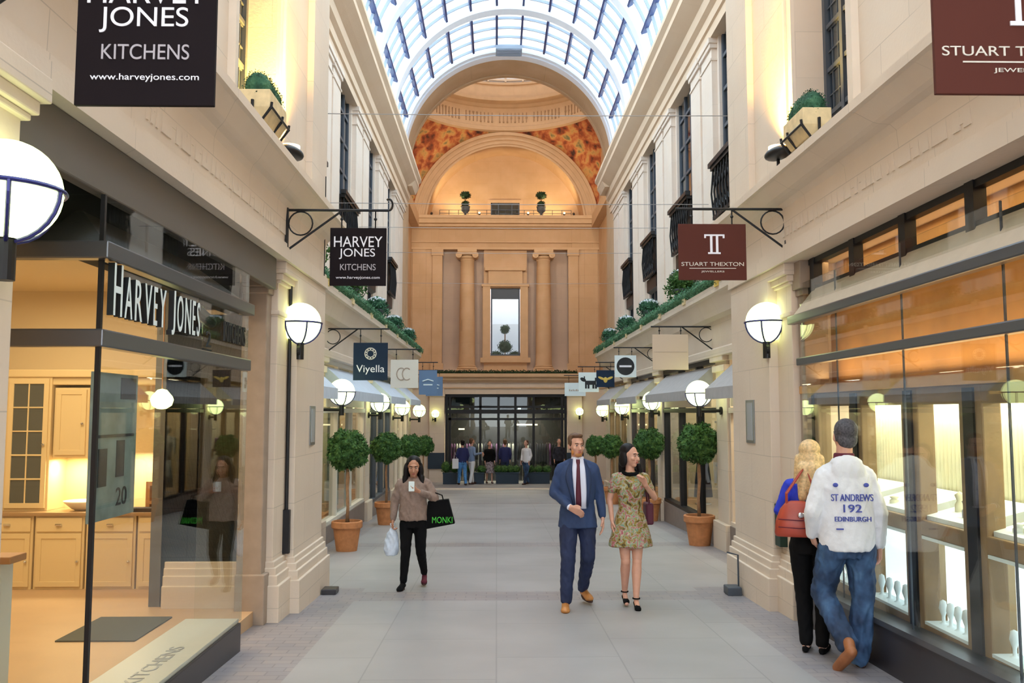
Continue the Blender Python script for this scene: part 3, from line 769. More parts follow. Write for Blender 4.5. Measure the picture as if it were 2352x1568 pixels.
mb = MB(); mb.box(gx-.012, gx, ys1-.012, ys1, -1.65, 1.12); mb.box(-2.4, gx, ys1-.012, ys1, -1.65, 1.12); mb.build('end_pane', 'shop_glass', wn)
mb = MB(); mb.box(gx-.05, gx+.03, ys0-.03, ys1, .33, .42); mb.box(-2.85, gx+.03, ys0-.04, ys0+.03, .33, .42); mb.build('transom_rail', 'grey_rail', wn, bevel=.008)
mb = MB(); mb.box(gx-.018, gx+.004, ys0-.014, ys0+.008, -1.65, 1.12); mb.build('corner_joint', 'black_iron', wn)
# roller-blind box above it
mb = MB(); mb.box(-2.12, -2.05, 3.6, 8.06, 1.13, 1.42); mb.box(-2.3, -2.12, 3.6, 8.06, 1.34, 1.42); trim(mb, 'taupe_board', bevel=.01)
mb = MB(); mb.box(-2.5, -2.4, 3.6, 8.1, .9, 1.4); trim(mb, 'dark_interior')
# dark grey hipped awning
aw = thing('awning', 'dark grey hipped awning over the glass kitchen showroom front', 'awning', (gx, 5.8, .8))
mb = MB(); z0, z1 = .86, 1.14
p = [(gx+.02, ys0-.02, z0), (gx+.02, ys1-.02, z0), (-2.36, ys1-.5, z1), (-2.36, ys0+.45, z1), (-2.9, ys0-.02, z0), (-2.9, ys0+.45, z1)]
q = [(x, y, z-.02) for x, y, z in p]
mb.add(p+q, [(0, 1, 2, 3), (0, 3, 5, 4), (6, 9, 8, 7), (6, 10, 11, 9), (0, 6, 7, 1), (4, 10, 6, 0), (1, 7, 8, 2), (2, 8, 9, 3), (3, 9, 11, 5), (4, 5, 11, 10)])
norm(mb.build('canopy', 'awning_dark', aw))
mb = MB(); mb.box(gx-.03, gx+.05, ys0-.05, ys1, .78, .87); mb.box(-2.9, gx+.05, ys0-.06, ys0+.02, .78, .87); mb.build('front_bar', 'grey_rail', aw, bevel=.008)

# ---------------------------------------------------------------- near right shop (jewellery display windows)
rx = 2.86
mb = MB()
mb.hull8([(rx-.06, 3.6, -2.3), (3.1, 3.6, -2.3), (3.1, 8.1, -2.3), (rx-.06, 8.1, -2.3), (rx-.06, 3.6, fz(3.6)+.31), (3.1, 3.6, fz(3.6)+.31), (3.1, 8.1, fz(8.1)+.33), (rx-.06, 8.1, fz(8.1)+.33)])
norm(trim(mb, 'plinth_dark', bevel=.006))
mb = MB(); mb.hull8([(rx-.08, 3.6, fz(3.6)+.31), (3.1, 3.6, fz(3.6)+.31), (3.1, 8.1, fz(8.1)+.33), (rx-.08, 8.1, fz(8.1)+.33), (rx-.08, 3.6, fz(3.6)+.35), (3.1, 3.6, fz(3.6)+.35), (3.1, 8.1, fz(8.1)+.37), (rx-.08, 8.1, fz(8.1)+.37)]); norm(trim(mb, 'grey_rail'))
wn = sroot('window_15', (rx, 5.9, -1.5))
mb = MB(); mb.box(rx, rx+.012, 3.6, 8.12, -1.62, 1.2); mb.build('pane', 'shop_glass', wn)
mb = MB(); mb.box(rx-.05, rx+.04, 3.6, 8.12, .43, .50); mb.build('transom_rail', 'grey_rail', wn, bevel=.01)
mb = MB()
for y in (3.62, 7.3, 6.1, 4.85): mb.box(rx+.012, rx+.022, y-.004, y+.004, -1.6, 1.2)
mb.build('glass_joint', 'steel_dark', wn)
# wooden display back with lit panels
mb = MB(); mb.box(rx+.75, rx+.85, 3.4, 8.3, -2.1, 1.5); mb.box(rx, rx+.8, 3.3, 3.4, -2.1, 1.5); struct('wall_jeweller', mb, 'shop_wall')
mb = MB(); mb.box(rx+.03, rx+.8, 3.4, 8.28, .17, .24); struct('ceiling_jeweller', mb, 'wood_ceiling')
mb = MB(); mb.box(rx+.35, rx+.4, 3.4, 8.28, .24, 1.25); struct('wall_jeweller_soffit', mb, 'wood_ceiling')
mb = MB(); mb.box(rx+.03, rx+.8, 3.4, 8.28, -1.75, -1.57); struct('floor_jeweller', mb, 'shop_wood')
BY = [(3.5, 4.22), (4.45, 5.28), (5.55, 6.10), (6.35, 7.05), (7.3, 8.0)]
mb = MB()
ye = [3.4]+[v_ for b_ in BY for v_ in b_]+[8.28]
for k in range(0, len(ye), 2): mb.box(rx+.10, rx+.22, ye[k], ye[k+1], -1.57, .17)
mb.box(rx+.10, rx+.2, 3.4, 8.28, -.86, -.75); mb.box(rx+.10, rx+.2, 3.4, 8.28, .05, .17); mb.box(rx+.10, rx+.2, 3.4, 8.28, -1.57, -1.46)
trim(mb, 'shop_wood', bevel=.01)
mb = MB()
for k in range(2, len(ye)-1, 2):
    if ye[k+1]-ye[k] > .2: mb.box(rx+.085, rx+.10, (ye[k]+ye[k+1])/2-.06, (ye[k]+ye[k+1])/2+.06, -1.5, .15)
trim(mb, 'black_iron')
# clerestory and cream awning
wn = sroot('window_16', (3.0, 5.8, 1.1))
mb = MB()
for z0, z1 in ((1.10, 1.16), (1.37, 1.42)): mb.box(2.93, 3.0, 3.6, 8.1, z0, z1)
for y in (3.65, 4.35, 5.25, 6.15, 7.05, 7.95): mb.box(2.92, 3.0, y-.05, y+.05, .95, 1.42)
mb.build('window_frame', 'black_iron', wn)
mb = MB(); mb.box(2.97, 2.98, 3.6, 8.1, 1.12, 1.40); mb.build('pane', 'shop_glass', wn)
mb = MB(); mb.box(3.25, 3.3, 3.5, 8.2, 1.0, 1.45); struct('wall_jeweller_top', mb, 'wood_ceiling')
aw = thing('awning', 'cream fabric awning pulled in above the jeweller window, grey front bar', 'awning', (rx, 5.9, .85))
mb = MB(); p = [(rx-.06, 3.6, .90), (rx-.06, 8.15, .90), (2.93, 7.95, 1.13), (2.93, 3.6, 1.13)]; q = [(x+.01, y, z-.02) for x, y, z in p]
mb.add(p+q, [(0, 1, 2, 3), (7, 6, 5, 4), (0, 4, 5, 1), (1, 5, 6, 2), (2, 6, 7, 3), (3, 7, 4, 0)]); norm(mb.build('canopy', 'awning_cream', aw))
mb = MB(); mb.box(rx-.10, rx-.02, 3.6, 8.2, .82, .90); mb.build('front_bar', 'grey_rail', aw, bevel=.012)
for y in (4.6, 6.9): mb = MB(); mb.tube([(rx-.04, y, .865), (2.93, y+.4, 1.075)], .008, 6); mb.build('arm', 'pale_mould', aw)

# ---------------------------------------------------------------- far shopfronts
BAY = [(10.15, 13.2), (13.85, 18.4), (19.0, 22.8), (23.4, 27.2)]
wi = 16
awl = {(-1, 0): ('awning_grey', 'pale grey awning over the first shop past the left pier'), (-1, 1): ('awning_grey', 'pale grey awning over the second left shop behind the round-tree pot'),
       (-1, 2): ('awning_grey', 'pale grey awning over the third left shop, below the cream sign'), (-1, 3): ('awning_grey', 'pale blue-grey awning over the farthest left shop'),
       (1, 0): ('awning_slate', 'grey awning over the shop just past the right pier'), (1, 1): ('awning_slate', 'grey awning over the second right shop behind the large potted tree'),
       (1, 2): ('awning_slate', 'grey awning over the third right shop, near the round logo sign'), (1, 3): ('awning_slate', 'grey awning over the farthest right shop')}
for s in (-1, 1):
    for bi, (a, b_) in enumerate(BAY):
        wi += 1; ym = (a+b_)/2; zb = fz(ym); wn = sroot('window_%d' % wi, (X(s, 3.2), ym, zb)); n_ = 3 if b_-a > 3.5 else 2
        mb = MB(); sbox(mb, s, 3.12, 3.3, a, b_, zb-.3, zb+.34); mb.build('plinth', 'plinth_stone', wn)
        mb = MB(); sbox(mb, s, 3.22, 3.23, a, b_, zb+.34, .86); mb.build('pane', 'far_glass', wn)
        mb = MB(); fm = ['navy_frame', 'sign_cream', 'steel_dark', 'sign_cream'][bi] if s < 0 else ['limestone', 'black_iron', 'plinth_dark', 'shop_wood'][bi]
        for k in range(n_+1): y = a+(b_-a)*k/n_; sbox(mb, s, 3.16, 3.28, max(a, y-.05), min(b_, y+.05), zb+.3, .86)
        sbox(mb, s, 3.14, 3.28, a, b_, -.02, .06); sbox(mb, s, 3.14, 3.28, a, b_, zb+.34, zb+.40); sbox(mb, s, 3.14, 3.28, a, b_, .78, .86)
        mb.build('window_frame', fm, wn)
        mb = MB(); sbox(mb, s, 3.15, 3.17, a+.5, b_-.1, .08, .30)
        mb.build('fascia', ['sign_navy', 'sign_cream', 'sign_navy', 'sign_blue'][bi] if s < 0 else ['sign_beige', 'sign_beige', 'plinth_dark', 'sign_cream'][bi], wn)
        mb = MB(); sbox(mb, s, 4.6, 4.7, a-.1, b_+.1, zb-.2, .9); sbox(mb, s, 3.3, 4.7, a-.35, a-.3, zb-.2, .9); sbox(mb, s, 3.3, 4.7, b_+.3, b_+.35, zb-.2, .9)
        struct('wall_shop_%s_%d' % (SIDE[s], bi+1), mb, 'shop_wall')
        mb = MB(); sbox(mb, s, 3.25, 4.7, a-.3, b_+.3, .84, .9); struct('ceiling_shop_%s_%d' % (SIDE[s], bi+1), mb, 'shop_wall')
        mb = MB(); sbox(mb, s, 3.25, 4.7, a-.3, b_+.3, zb+.1, zb+.36); struct('floor_shop_%s_%d' % (SIDE[s], bi+1), mb, 'tile_wood')
        light('shop_light', 'AREA', (X(s, 3.95), ym, .80), 110, (1, .78, .5) if (s > 0) == (bi % 2 == 0) else (1, .92, .72), .5, sizey=b_-a-.6)
        am, al = awl[(s, bi)]
        aw = thing('awning', al, 'awning', (X(s, 3.1), ym, .3), 'small shop awnings along the arcade')
        zt_, zl = .74, .34; ho = 2.72; hi = 3.16; ya, yb = a+.35, b_-.35
        p = [(X(s, ho), ya, zl), (X(s, ho), yb, zl), (X(s, hi), yb, zt_), (X(s, hi), ya, zt_)]; q = [(x, y, z-.02) for x, y, z in p]
        mb = MB(); mb.add(p+q, [(0, 1, 2, 3), (7, 6, 5, 4), (0, 4, 5, 1), (1, 5, 6, 2), (2, 6, 7, 3), (3, 7, 4, 0)])
        for y in (ya, yb): mb.add([(X(s, ho), y-.008, zl), (X(s, hi), y-.008, zt_), (X(s, hi), y-.008, zl), (X(s, ho), y+.008, zl), (X(s, hi), y+.008, zt_), (X(s, hi), y+.008, zl)], [(0, 1, 2), (5, 4, 3), (0, 3, 4, 1), (1, 4, 5, 2), (2, 5, 3, 0)])
        norm(mb.build('canopy', am, aw))
        mb = MB(); sbox(mb, s, ho-.015, ho+.015, ya, yb, zl-.16, zl); mb.build('valance', am, aw)

# ---------------------------------------------------------------- lights of the place
light('showroom_light', 'AREA', (-4.2, 6.6, 1.25), 130, (1, .80, .50), 1.6, sizey=4)
light('niche_light', 'AREA', (-4.46, 9.35, -.50), 9, (1, .84, .5), .25, sizey=.1); light('niche_light', 'AREA', (-3.8, 9.35, -.44), 9, (1, .88, .6), .25, sizey=.1)
light('jeweller_light', 'AREA', (rx+.5, 5.9, .12), 42, (1, .98, .72), .15, sizey=4.4)
light('jeweller_soffit_light', 'AREA', (rx+.2, 5.9, .30), 15, (1, .62, .25), .12, rot=(PI, 0, 0), sizey=4.4)
light('jeweller_top_light', 'AREA', (3.12, 5.9, 1.40), 8, (1, .66, .3), .1, sizey=4.4)
light('cafe_light', 'AREA', (C0, by+1.0, .1), 240, (1, .85, .6), 3, sizey=.4)
for sx in (-1, 1):
    light('rotunda_flood', 'SPOT', (X(sx, 3.6), 30.6, 8.75), 300, (1, .80, .56), .15, rot=(math.radians(112), 0, math.radians(sx*20)), spot=math.radians(130))
    light('niche_flood', 'SPOT', (X(sx, 2.2), FW+.1, 8.65), 170, (1, .76, .42), .1, rot=(math.radians(150), 0, math.radians(sx*30)), spot=math.radians(140))
    light('rotunda_low_flood', 'SPOT', (X(sx, 3.5), 30.3, 7.9), 420, (1, .80, .56), .15, rot=(math.radians(75), 0, math.radians(sx*18)), spot=math.radians(120))
light('dome_light', 'POINT', (C0, RC, 15.5), 90, (1, .9, .8), .6)
light('room_beyond_light', 'AREA', (C0, FW+2, 6.4), 60, (.95, .95, 1), 2)
# ================================================================ THE THINGS
rnd = random.Random(3)
# ---------------------------------------------------------------- globe wall lamps
def globe_lamp(s, x, y, z, wall_h, label, r=.2):
    t = thing('globe_lamp', label, 'lamp', (x, y, z), 'globe lamps along the arcade')
    mb = MB(); mb.ball((x, y, z), r, 32, 20); mb.build('globe', 'globe_glass', t, smooth=True)
    mb = MB(); R_ = r+.008
    mb.tube([(x+R_*math.cos(a*PI/16), y+R_*math.sin(a*PI/16), z) for a in range(32)], .010, 6, closed=True)
    for a in range(3):
        c, q = math.cos(a*PI/3+.0), math.sin(a*PI/3+.0)
        mb.tube([(x+R_*c*math.cos(t_*PI/14), y+R_*q*math.cos(t_*PI/14), z-R_*math.sin(t_*PI/14)) for t_ in range(15)], .009, 6)
    mb.build('cage', 'cage_blue', t)
    mb = MB(); zb = z-r; mb.lathe([(0, -.16), (.04, -.16), (.04, .0), (.05, .01), (0.05, .03), (0, .03)], (x, y, zb), 16)
    mb.build('socket', 'black_iron', t, smooth=False)
    wx = X(s, wall_h); d = -1 if wx > x else 1
    mb = MB(); mb.tube([(x, y, zb-.07), (wx, y, zb-.07)], .024, 12); mb.build('arm', 'black_iron', t)
    mb = MB(); mb.tube([(wx+d*.03, y, zb-.07), (wx, y, zb-.07)], .062, 16); mb.build('wall_plate', 'black_iron', t)
p = at(18, 437, 3.43); globe_lamp(-1, p.x, 3.43, p.z, 2.37, 'large white globe lamp in black wire cage, nearest, at the left edge')
p = at(690, 742, 8.75); globe_lamp(-1, p.x, 8.75, p.z, 2.37, 'white globe lamp on the big left pier beside the kitchen showroom', .205)
p = at(1760, 740, 8.75); globe_lamp(1, p.x, 8.75, p.z, 2.37, 'white globe lamp on the big right pier beside the jeweller window', .205)
for s, px, py, y, lb in ((-1, 785, 900, 13.5, 'globe lamp on the left side below the navy hanging sign'), (-1, 873, 924, 18.7, 'globe lamp on the left side below the cream hanging sign'),
                         (-1, 924, 936, 23.1, 'globe lamp on the left side below the blue hanging signs'), (-1, 963, 943, 27.6, 'smallest and farthest globe lamp on the left side'),
                         (1, 1605, 903, 13.5, 'globe lamp on the right side above the large terracotta pot'), (1, 1497, 920, 18.7, 'globe lamp on the right side, second past the big right pier'),
                         (1, 1429, 934, 23.1, 'globe lamp on the right side below the round logo sign'), (1, 1384, 942, 27.6, 'smallest and farthest globe lamp on the right side')):
    p = at(px, py, y); globe_lamp(s, p.x, y, p.z, 3.12, lb)
p = at(1331, 945, by-.34); globe_lamp(1, p.x, by-.36, p.z, 3.0, 'globe lamp on the pale pilaster right of the dark far shopfront', .16)
p = at(1000, 950, by-.34); globe_lamp(-1, p.x, by-.36, p.z, 3.0, 'globe lamp on the pale pilaster left of the dark far shopfront', .16)

# ---------------------------------------------------------------- hanging signs
def bracket(mb, s, x0, x1, y, zt, wall_x, curl=True, drop=.42, board_z=0):
    d = -s                                                        # from the wall towards the arcade
    mb.box(wall_x-.012, wall_x+.012, y-.02, y+.02, zt-drop, zt+.02)
    end = x0 if s > 0 else x1
    mb.tube([(wall_x, y, zt), (end+d*.02, y, zt)], .013, 8)
    mb.tube([(wall_x, y, zt-drop+.03), (wall_x+d*drop*1.25, y, zt)], .011, 8)
    r_ = drop*.27; cx = wall_x+d*(r_+.015)
    mb.tube([(cx+r_*math.cos(a*PI/10), y, zt-r_-.015+r_*math.sin(a*PI/10)) for a in range(20)], .008, 6, closed=True)
    if curl: mb.tube([(end+d*(.02+.035*math.sin(a*.42)), y, zt+.055-.055*math.cos(a*.42)) for a in range(10)], .011, 6)
def sign(label, s, px0, py0, px1, py1, y, board, zt_px, wall_h, draw, edge='sign_black', th=.02, curl=True, grp='hanging shop signs on iron brackets', wx=None):
    a = at(px0, py1, y); b_ = at(px1, py0, y); x0, x1, z0, z1 = a.x, b_.x, a.z, b_.z
    zt = at((px0+px1)/2, zt_px, y).z
    t = thing('hanging_sign', label, 'sign', ((x0+x1)/2, y, z0), grp)
    mb = MB(); bracket(mb, s, x0, x1, y, zt, X(s, wall_h), curl); mb.build('bracket', 'black_iron', t)
    mb = MB(); mb.box(x0, x1, y-th/2, y+th/2, z0, z1); bd = mb.build('sign_board', board, t, bevel=.003)
    for k in (.2, .8):
        x = x0+(x1-x0)*k; mb = MB(); mb.tube([(x, y, z1-.005), (x, y, zt)], .007, 6); mb.ball((x, y, (z1+zt)/2), .016, 8, 6); mb.build('hanger', 'black_iron', t)
    draw(t, x0, x1, z0, z1, y-th/2)
def hj(t, x0, x1, z0, z1, y):
    w_ = x1-x0; h = w_; c = (x0+x1)/2
    text('lettering', 'HARVEY', .105*w_/.55, (c, y, z1-.19*w_/.55), 'ink_white', t, width=w_*.86)
    text('lettering', 'JONES', .105*w_/.55, (c-.01, y, z1-.31*w_/.55), 'ink_white', t, width=w_*.64)
    text('lettering', 'KITCHENS', .062*w_/.55, (c, y, z1-.42*w_/.55), 'ink_grey', t, width=w_*.63)
    text('lettering', 'www.harveyjones.com', .034*w_/.55, (c, y, z1-.512*w_/.55), 'ink_white', t, width=w_*.78)
sign('small black hanging sign with white lettering beside the big left pier', -1, 757, 524, 888, 656, 8.2, 'sign_black', 483, 2.37, hj)
sign('large black hanging sign with white lettering at the top left, nearest of all', -1, 172, -92, 502, 243, 3.3, 'sign_black', -190, 2.37, hj)
def st(t, x0, x1, z0, z1, y):
    w_ = x1-x0; c = (x0+x1)/2; k = w_/.64; h = z1-z0
    mb = MB()                                                     # double-stemmed T mark
    mb.box(c-.075*k, c+.115*k, y-.004, y, z1-.115*k, z1-.10*k)
    for q in (-.075, .10): mb.box(c+q*k, c+(q+.015)*k, y-.004, y, z1-.135*k, z1-.105*k)
    for q in (-.02, .035): mb.box(c+q*k, c+(q+.02)*k, y-.004, y, z1-.27*k, z1-.11*k)
    mb.box(c-.04*k, c+.075*k, y-.004, y, z1-.285*k, z1-.272*k)
    mb.build('monogram', 'ink_white', t)
    text('lettering', 'STUART THEXTON', .036*k, (c, y, z1-.40*k), 'sign_cream', t, width=w_*.92)
    mb = MB(); mb.box(c-.22*k, c+.22*k, y-.003, y, z1-.425*k, z1-.42*k); mb.build('underline', 'sign_cream', t)
    text('lettering', 'JEWELLERS', .02*k, (c, y, z1-.465*k), 'sign_cream', t, width=w_*.34)
sign('small maroon hanging sign with a double-stemmed T beside the big right pier', 1, 1559, 515, 1712, 643, 8.2, 'sign_maroon', 480, 2.40, st, curl=False)
sign('large maroon hanging sign cut off at the top right corner', 1, 2148, -110, 2532, 217, 3.3, 'sign_maroon', -200, 2.40, st, curl=False)
def viy(t, x0, x1, z0, z1, y):
    w_ = x1-x0; c = (x0+x1)/2; mb = MB()
    for k in range(10):
        a = 2*PI*k/10; r_ = w_*.13; cz = z1-w_*.32; mb.tube([(c+r_*math.cos(a)+w_*.035*math.cos(q*PI/4), y-.002, cz+r_*math.sin(a)+w_*.035*math.sin(q*PI/4)) for q in range(8)], .006, 5, closed=True)
    mb.tube([(c+w_*.17*math.cos(q*PI/12), y-.002, z1-w_*.32+w_*.17*math.sin(q*PI/12)) for q in range(24)], .005, 5, closed=True)
    mb.build('emblem', 'sign_cream', t); text('lettering', 'Viyella', .15, (c, y, z0+.09), 'ink_white', t, width=w_*.82)
sign('navy hanging sign with a round flower emblem and white name, left side', -1, 811, 787, 891, 873, 13.8, 'sign_navy', 755, 3.1, viy, curl=False)
def cc(t, x0, x1, z0, z1, y):
    c = (x0+x1)/2; z = (z0+z1)/2; mb = MB()
    for q in (-.06, .05): mb.tube([(c+q+.09*math.cos(a), y-.003, z+.12*math.sin(a)) for a in [math.radians(50+26*k) for k in range(11)]], .011, 6)
    mb.build('monogram', 'ink_taupe', t)
sign('square cream sign with a curly double C monogram, left side', -1, 897, 826, 961, 891, 17.2, 'sign_cream', 802, 3.1, cc, curl=False)
def line2(mt, txt):
    def f(t, x0, x1, z0, z1, y):
        mb = MB(); w_ = x1-x0
        mb.tube([(x0+w_*.2, y-.003, z0+(z1-z0)*.55), (x0+w_*.5, y-.003, z0+(z1-z0)*.62), (x0+w_*.8, y-.003, z0+(z1-z0)*.55)], .016, 5); mb.box(x0+w_*.25, x0+w_*.75, y-.005, y, z0+(z1-z0)*.38, z0+(z1-z0)*.43); mb.build('marking', mt, t)
    return f
sign('slate blue hanging sign overlapped by the cream monogram sign', -1, 962, 850, 1004, 906, 22.4, 'sign_blue', 832, 3.1, line2('sign_white', ''), curl=False)
sign('slate blue hanging sign farthest along the left side', -1, 978, 865, 1017, 909, 26.6, 'sign_blue', 850, 3.1, line2('sign_white', ''), curl=False)
def plain(t, x0, x1, z0, z1, y):
    mb = MB(); mb.box(x0+.02, x1-.02, y-.004, y, (z0+z1)/2-.002, (z0+z1)/2+.004); mb.build('seam', 'ink_taupe', t)
sign('plain beige board hanging from a bracket past the right pier', 1, 1499, 768, 1580, 849, 13.8, 'sign_beige', 750, 3.1, plain, curl=False)
def disc(t, x0, x1, z0, z1, y):
    c = (x0+x1)/2; z = (z0+z1)/2; mb = MB(); mb.tube([(c, y-.004, z), (c, y, z)], .19*(x1-x0)/.46, 28); mb.build('roundel', 'ink_black', t)
    mb = MB(); mb.box(c-.13, c+.13, y-.009, y-.004, z-.02, z+.02); mb.build('marking', 'ink_white', t)
sign('square white sign with a solid black circle, right side', 1, 1412, 816, 1461, 866, 18.6, 'sign_white', 798, 3.1, disc, curl=False)
def bee(t, x0, x1, z0, z1, y):
    c = (x0+x1)/2; z = (z0+z1)/2-.03; mb = MB(); mb.ball((c, y-.004, z), (.05, .008, .07)); mb.ball((c-.10, y-.004, z+.04), (.09, .006, .03), rot=Matrix.Rotation(.4, 3, 'Y')); mb.ball((c+.10, y-.004, z+.04), (.09, .006, .03), rot=Matrix.Rotation(-.4, 3, 'Y')); mb.build('emblem', 'ink_gold', t)
sign('dark navy sign with a golden winged insect emblem, right side', 1, 1370, 850, 1411, 889, 21.5, 'sign_navy', 832, 3.1, bee, curl=False)
def dog(t, x0, x1, z0, z1, y):
    c = (x0+x1)/2; z = (z0+z1)/2-.03; mb = MB()
    mb.box(c-.10, c+.20, y-.006, y, z-.04, z+.07)
    for q in (-.10, -.03, .10, .17): mb.box(c+q, c+q+.05, y-.006, y, z-.14, z-.03)
    mb.ball((c-.15, y-.003, z+.10), (.085, .006, .05), 12, 8, rot=Matrix.Rotation(.5, 3, 'Y')); mb.box(c+.17, c+.21, y-.006, y, z+.05, z+.15); mb.box(c-.13, c-.10, y-.006, y, z+.10, z+.19)
    mb.build('emblem', 'ink_black', t)
sign('white sign with a black terrier silhouette, right side', 1, 1329, 855, 1375, 900, 23.5, 'sign_white', 842, 3.1, dog, curl=False)
def mk(t, x0, x1, z0, z1, y):
    c = (x0+x1)/2; z = (z0+z1)/2-.03; mb = MB()
    for q in range(7): mb.box(c-.19+q*.055, c-.155+q*.055, y-.005, y, z-.02, z+.03-(q % 2)*.012)
    mb.build('marking', 'ink_taupe', t)
sign('white sign farthest along the right side, small grey marking', 1, 1297, 879, 1345, 909, 27.0, 'sign_white', 862, 3.1, mk, curl=False)

# ---------------------------------------------------------------- lettering on the showroom glass
lt = thing('window_lettering', 'tall raised black-sided letters on the upper glass of the showroom', 'lettering', (gx, 5.3, .45))
yy = 4.53
for i, ch in enumerate('HARVEY JONES'):
    if ch == ' ': yy += .07; continue
    h = .275 if i in (0, 7) else .225; w_ = .05 if ch in 'EJS' else .10 if ch in 'HON' else .095
    zz = .50-(.03 if ch == 'J' else 0); o = text('letter', ch, h, (gx+.004, yy+w_/2, zz), 'ink_black', lt, face='right', width=w_, ext=.034)
    text('letter_face', ch, h, (gx+.0385, yy+w_/2, zz), 'sign_white', o, face='right', width=w_, ext=.003)
    yy += w_+.036
l2 = thing('window_lettering', 'small dark letters on the upper showroom glass near the brown pilaster', 'lettering', (gx, 6.7, .45))
text('lettering', 'KITCHENS', .15, (gx+.004, 6.72, .52), 'ink_black', l2, face='right', width=.52, ext=.015)
l3 = thing('house_number', 'dark street number 2 on the upper glass of the showroom', 'number', (gx, 6.1, .45))
text('numeral', '2', .11, (gx+.004, 6.12, .45), 'ink_black', l3, face='right', width=.09, ext=.01)
mb = MB(); mb.box(gx, gx+.008, 6.02, 6.2, .425, .436); mb.build('underline', 'ink_black', l3)
st_ = text('sill_text', 'KITCHENS', .10, (-2.17, 5.85, -1.638), 'plate_grey', None, face='up', width=.85, ext=.002)
tag(st_, 'pale blue lettering lying along the white showroom window sill', 'lettering')
# security camera behind the glass
sc_ = thing('security_camera', 'dark tubular security camera mounted under the grey awning', 'camera', (-2.12, 6.25, .72))
mb = MB(); mb.cap((-2.12, 6.05, .73), (-2.12, 6.45, .66), .045, .045); mb.build('camera_body', 'plinth_dark', sc_); mb = MB(); mb.tube([(-2.12, 6.2, .76), (-2.12, 6.2, .85)], .012, 8); mb.build('mount', 'plinth_dark', sc_)

# ---------------------------------------------------------------- showroom interior (kitchen)
KY = 9.1; KF = -1.80
def cabinet(x0, x1, z0, z1, y0, y1, label, doors=1, drawer=0, glazed=False, grp=None, name='kitchen_cabinet'):
    t = thing(name, label, 'cabinet', ((x0+x1)/2, (y0+y1)/2, z0), grp)
    mb = MB(); mb.box(x0, x1, y0, y1, z0, z1); mb.build('body', 'cream_cab', t, bevel=.004)
    zt = z1-.02
    if drawer:
        mb = MB(); mb.box(x0+.02, x1-.02, y0-.02, y0, zt-drawer, zt); d = mb.build('drawer', 'cream_cab', t, bevel=.004)
        mb = MB(); mb.tube([((x0+x1)/2-.03, y0-.035, zt-drawer/2), ((x0+x1)/2+.03, y0-.035, zt-drawer/2)], .014, 8); mb.build('handle', 'chrome', d)
        zt -= drawer+.02
    w_ = (x1-x0-.04)/doors
    for k in range(doors):
        a, b_ = x0+.02+k*w_+.004, x0+.02+(k+1)*w_-.004; mb = MB(); f = .05
        mb.box(a, a+f, y0-.02, y0, z0+.03, zt); mb.box(b_-f, b_, y0-.02, y0, z0+.03, zt); mb.box(a, b_, y0-.02, y0, zt-f, zt); mb.box(a, b_, y0-.02, y0, z0+.03, z0+.03+f)
        if not glazed: mb.box(a+f, b_-f, y0-.01, y0, z0+.03+f, zt-f)
        else:
            for q in range(1, 5): z = z0+.03+f+(zt-z0-.03-2*f)*q/5; mb.box(a+f, b_-f, y0-.018, y0-.005, z-.007, z+.007)
            mb.box((a+b_)/2-.006, (a+b_)/2+.006, y0-.018, y0-.005, z0+.03+f, zt-f)
        d = mb.build('door', 'cream_cab', t, bevel=.003)
        if glazed:
            mb = MB(); mb.box(a+f, b_-f, y0-.008, y0-.004, z0+.03+f, zt-f); mb.build('door_glass', 'mat_grey' if k % 2 == 0 else 'lit_panel', d)
        mb = MB(); mb.ball(((b_-.03) if k % 2 == 0 else a+.03, y0-.035, (z0+zt)/2), .016, 10, 8); mb.build('handle', 'chrome', d)
    return t
cz = KF+.74
lb = ['leftmost cream base cabinet below the worktop, half hidden by the white island', 'second cream base cabinet below the dresser', 'third cream base cabinet, left of the glass joint', 'cream base cabinet directly below the bowl', 'rightmost cream base cabinet below the oven shelf']
for k in range(5):
    cabinet(-5.75+k*.52, -5.25+k*.52, KF, cz, KY, KY+.5, lb[k], drawer=.14, grp='cream base cabinets in the showroom')
mb = MB(); mb.box(-5.8, -3.12, KY-.04, KY+.5, cz, cz+.035); tag(mb.build('worktop', 'worktop', bevel=.005), 'long dark-edged worktop on the cream showroom cabinets', 'worktop')
cabinet(-5.12, -4.66, cz+.035, .36, KY+.12, KY+.5, 'tall cream dresser with glazed doors standing on the worktop', doors=1, drawer=0, glazed=True, name='kitchen_dresser')
cabinet(-4.64, -4.28, -.48, .25, KY+.15, KY+.5, 'cream wall cabinet with a plain panel door right of the dresser')
cabinet(-5.62, -5.16, -.48, .25, KY+.15, KY+.5, 'cream wall cabinet left of the glazed dresser')
cabinet(-3.62, -3.16, -.42, .12, KY+.15, KY+.5, 'cream wall cabinet above the oven shelf, right end of the kitchen')
mb = MB(); mb.box(-5.8, -3.12, KY+.10, KY+.5, .36, .44); mb.box(-5.8, -3.12, KY+.14, KY+.5, .28, .36); tag(mb.build('cabinet_cornice', 'cream_cab', bevel=.01), 'cream cornice running above the showroom wall cabinets', 'cornice')
mb = MB(); mb.lathe([(0, 0), (.07, 0), (.11, .02), (.185, .085), (.19, .10), (.175, .095), (.10, .03), (0, .02)], (-4.33, KY+.2, cz+.035), 28); tag(mb.build('bowl', 'bowl_white', smooth=True), 'wide white bowl on the showroom worktop', 'bowl')
ov = thing('countertop_oven', 'wooden framed shelf oven on the right end of the worktop', 'oven', (-3.4, KY+.3, cz+.035))
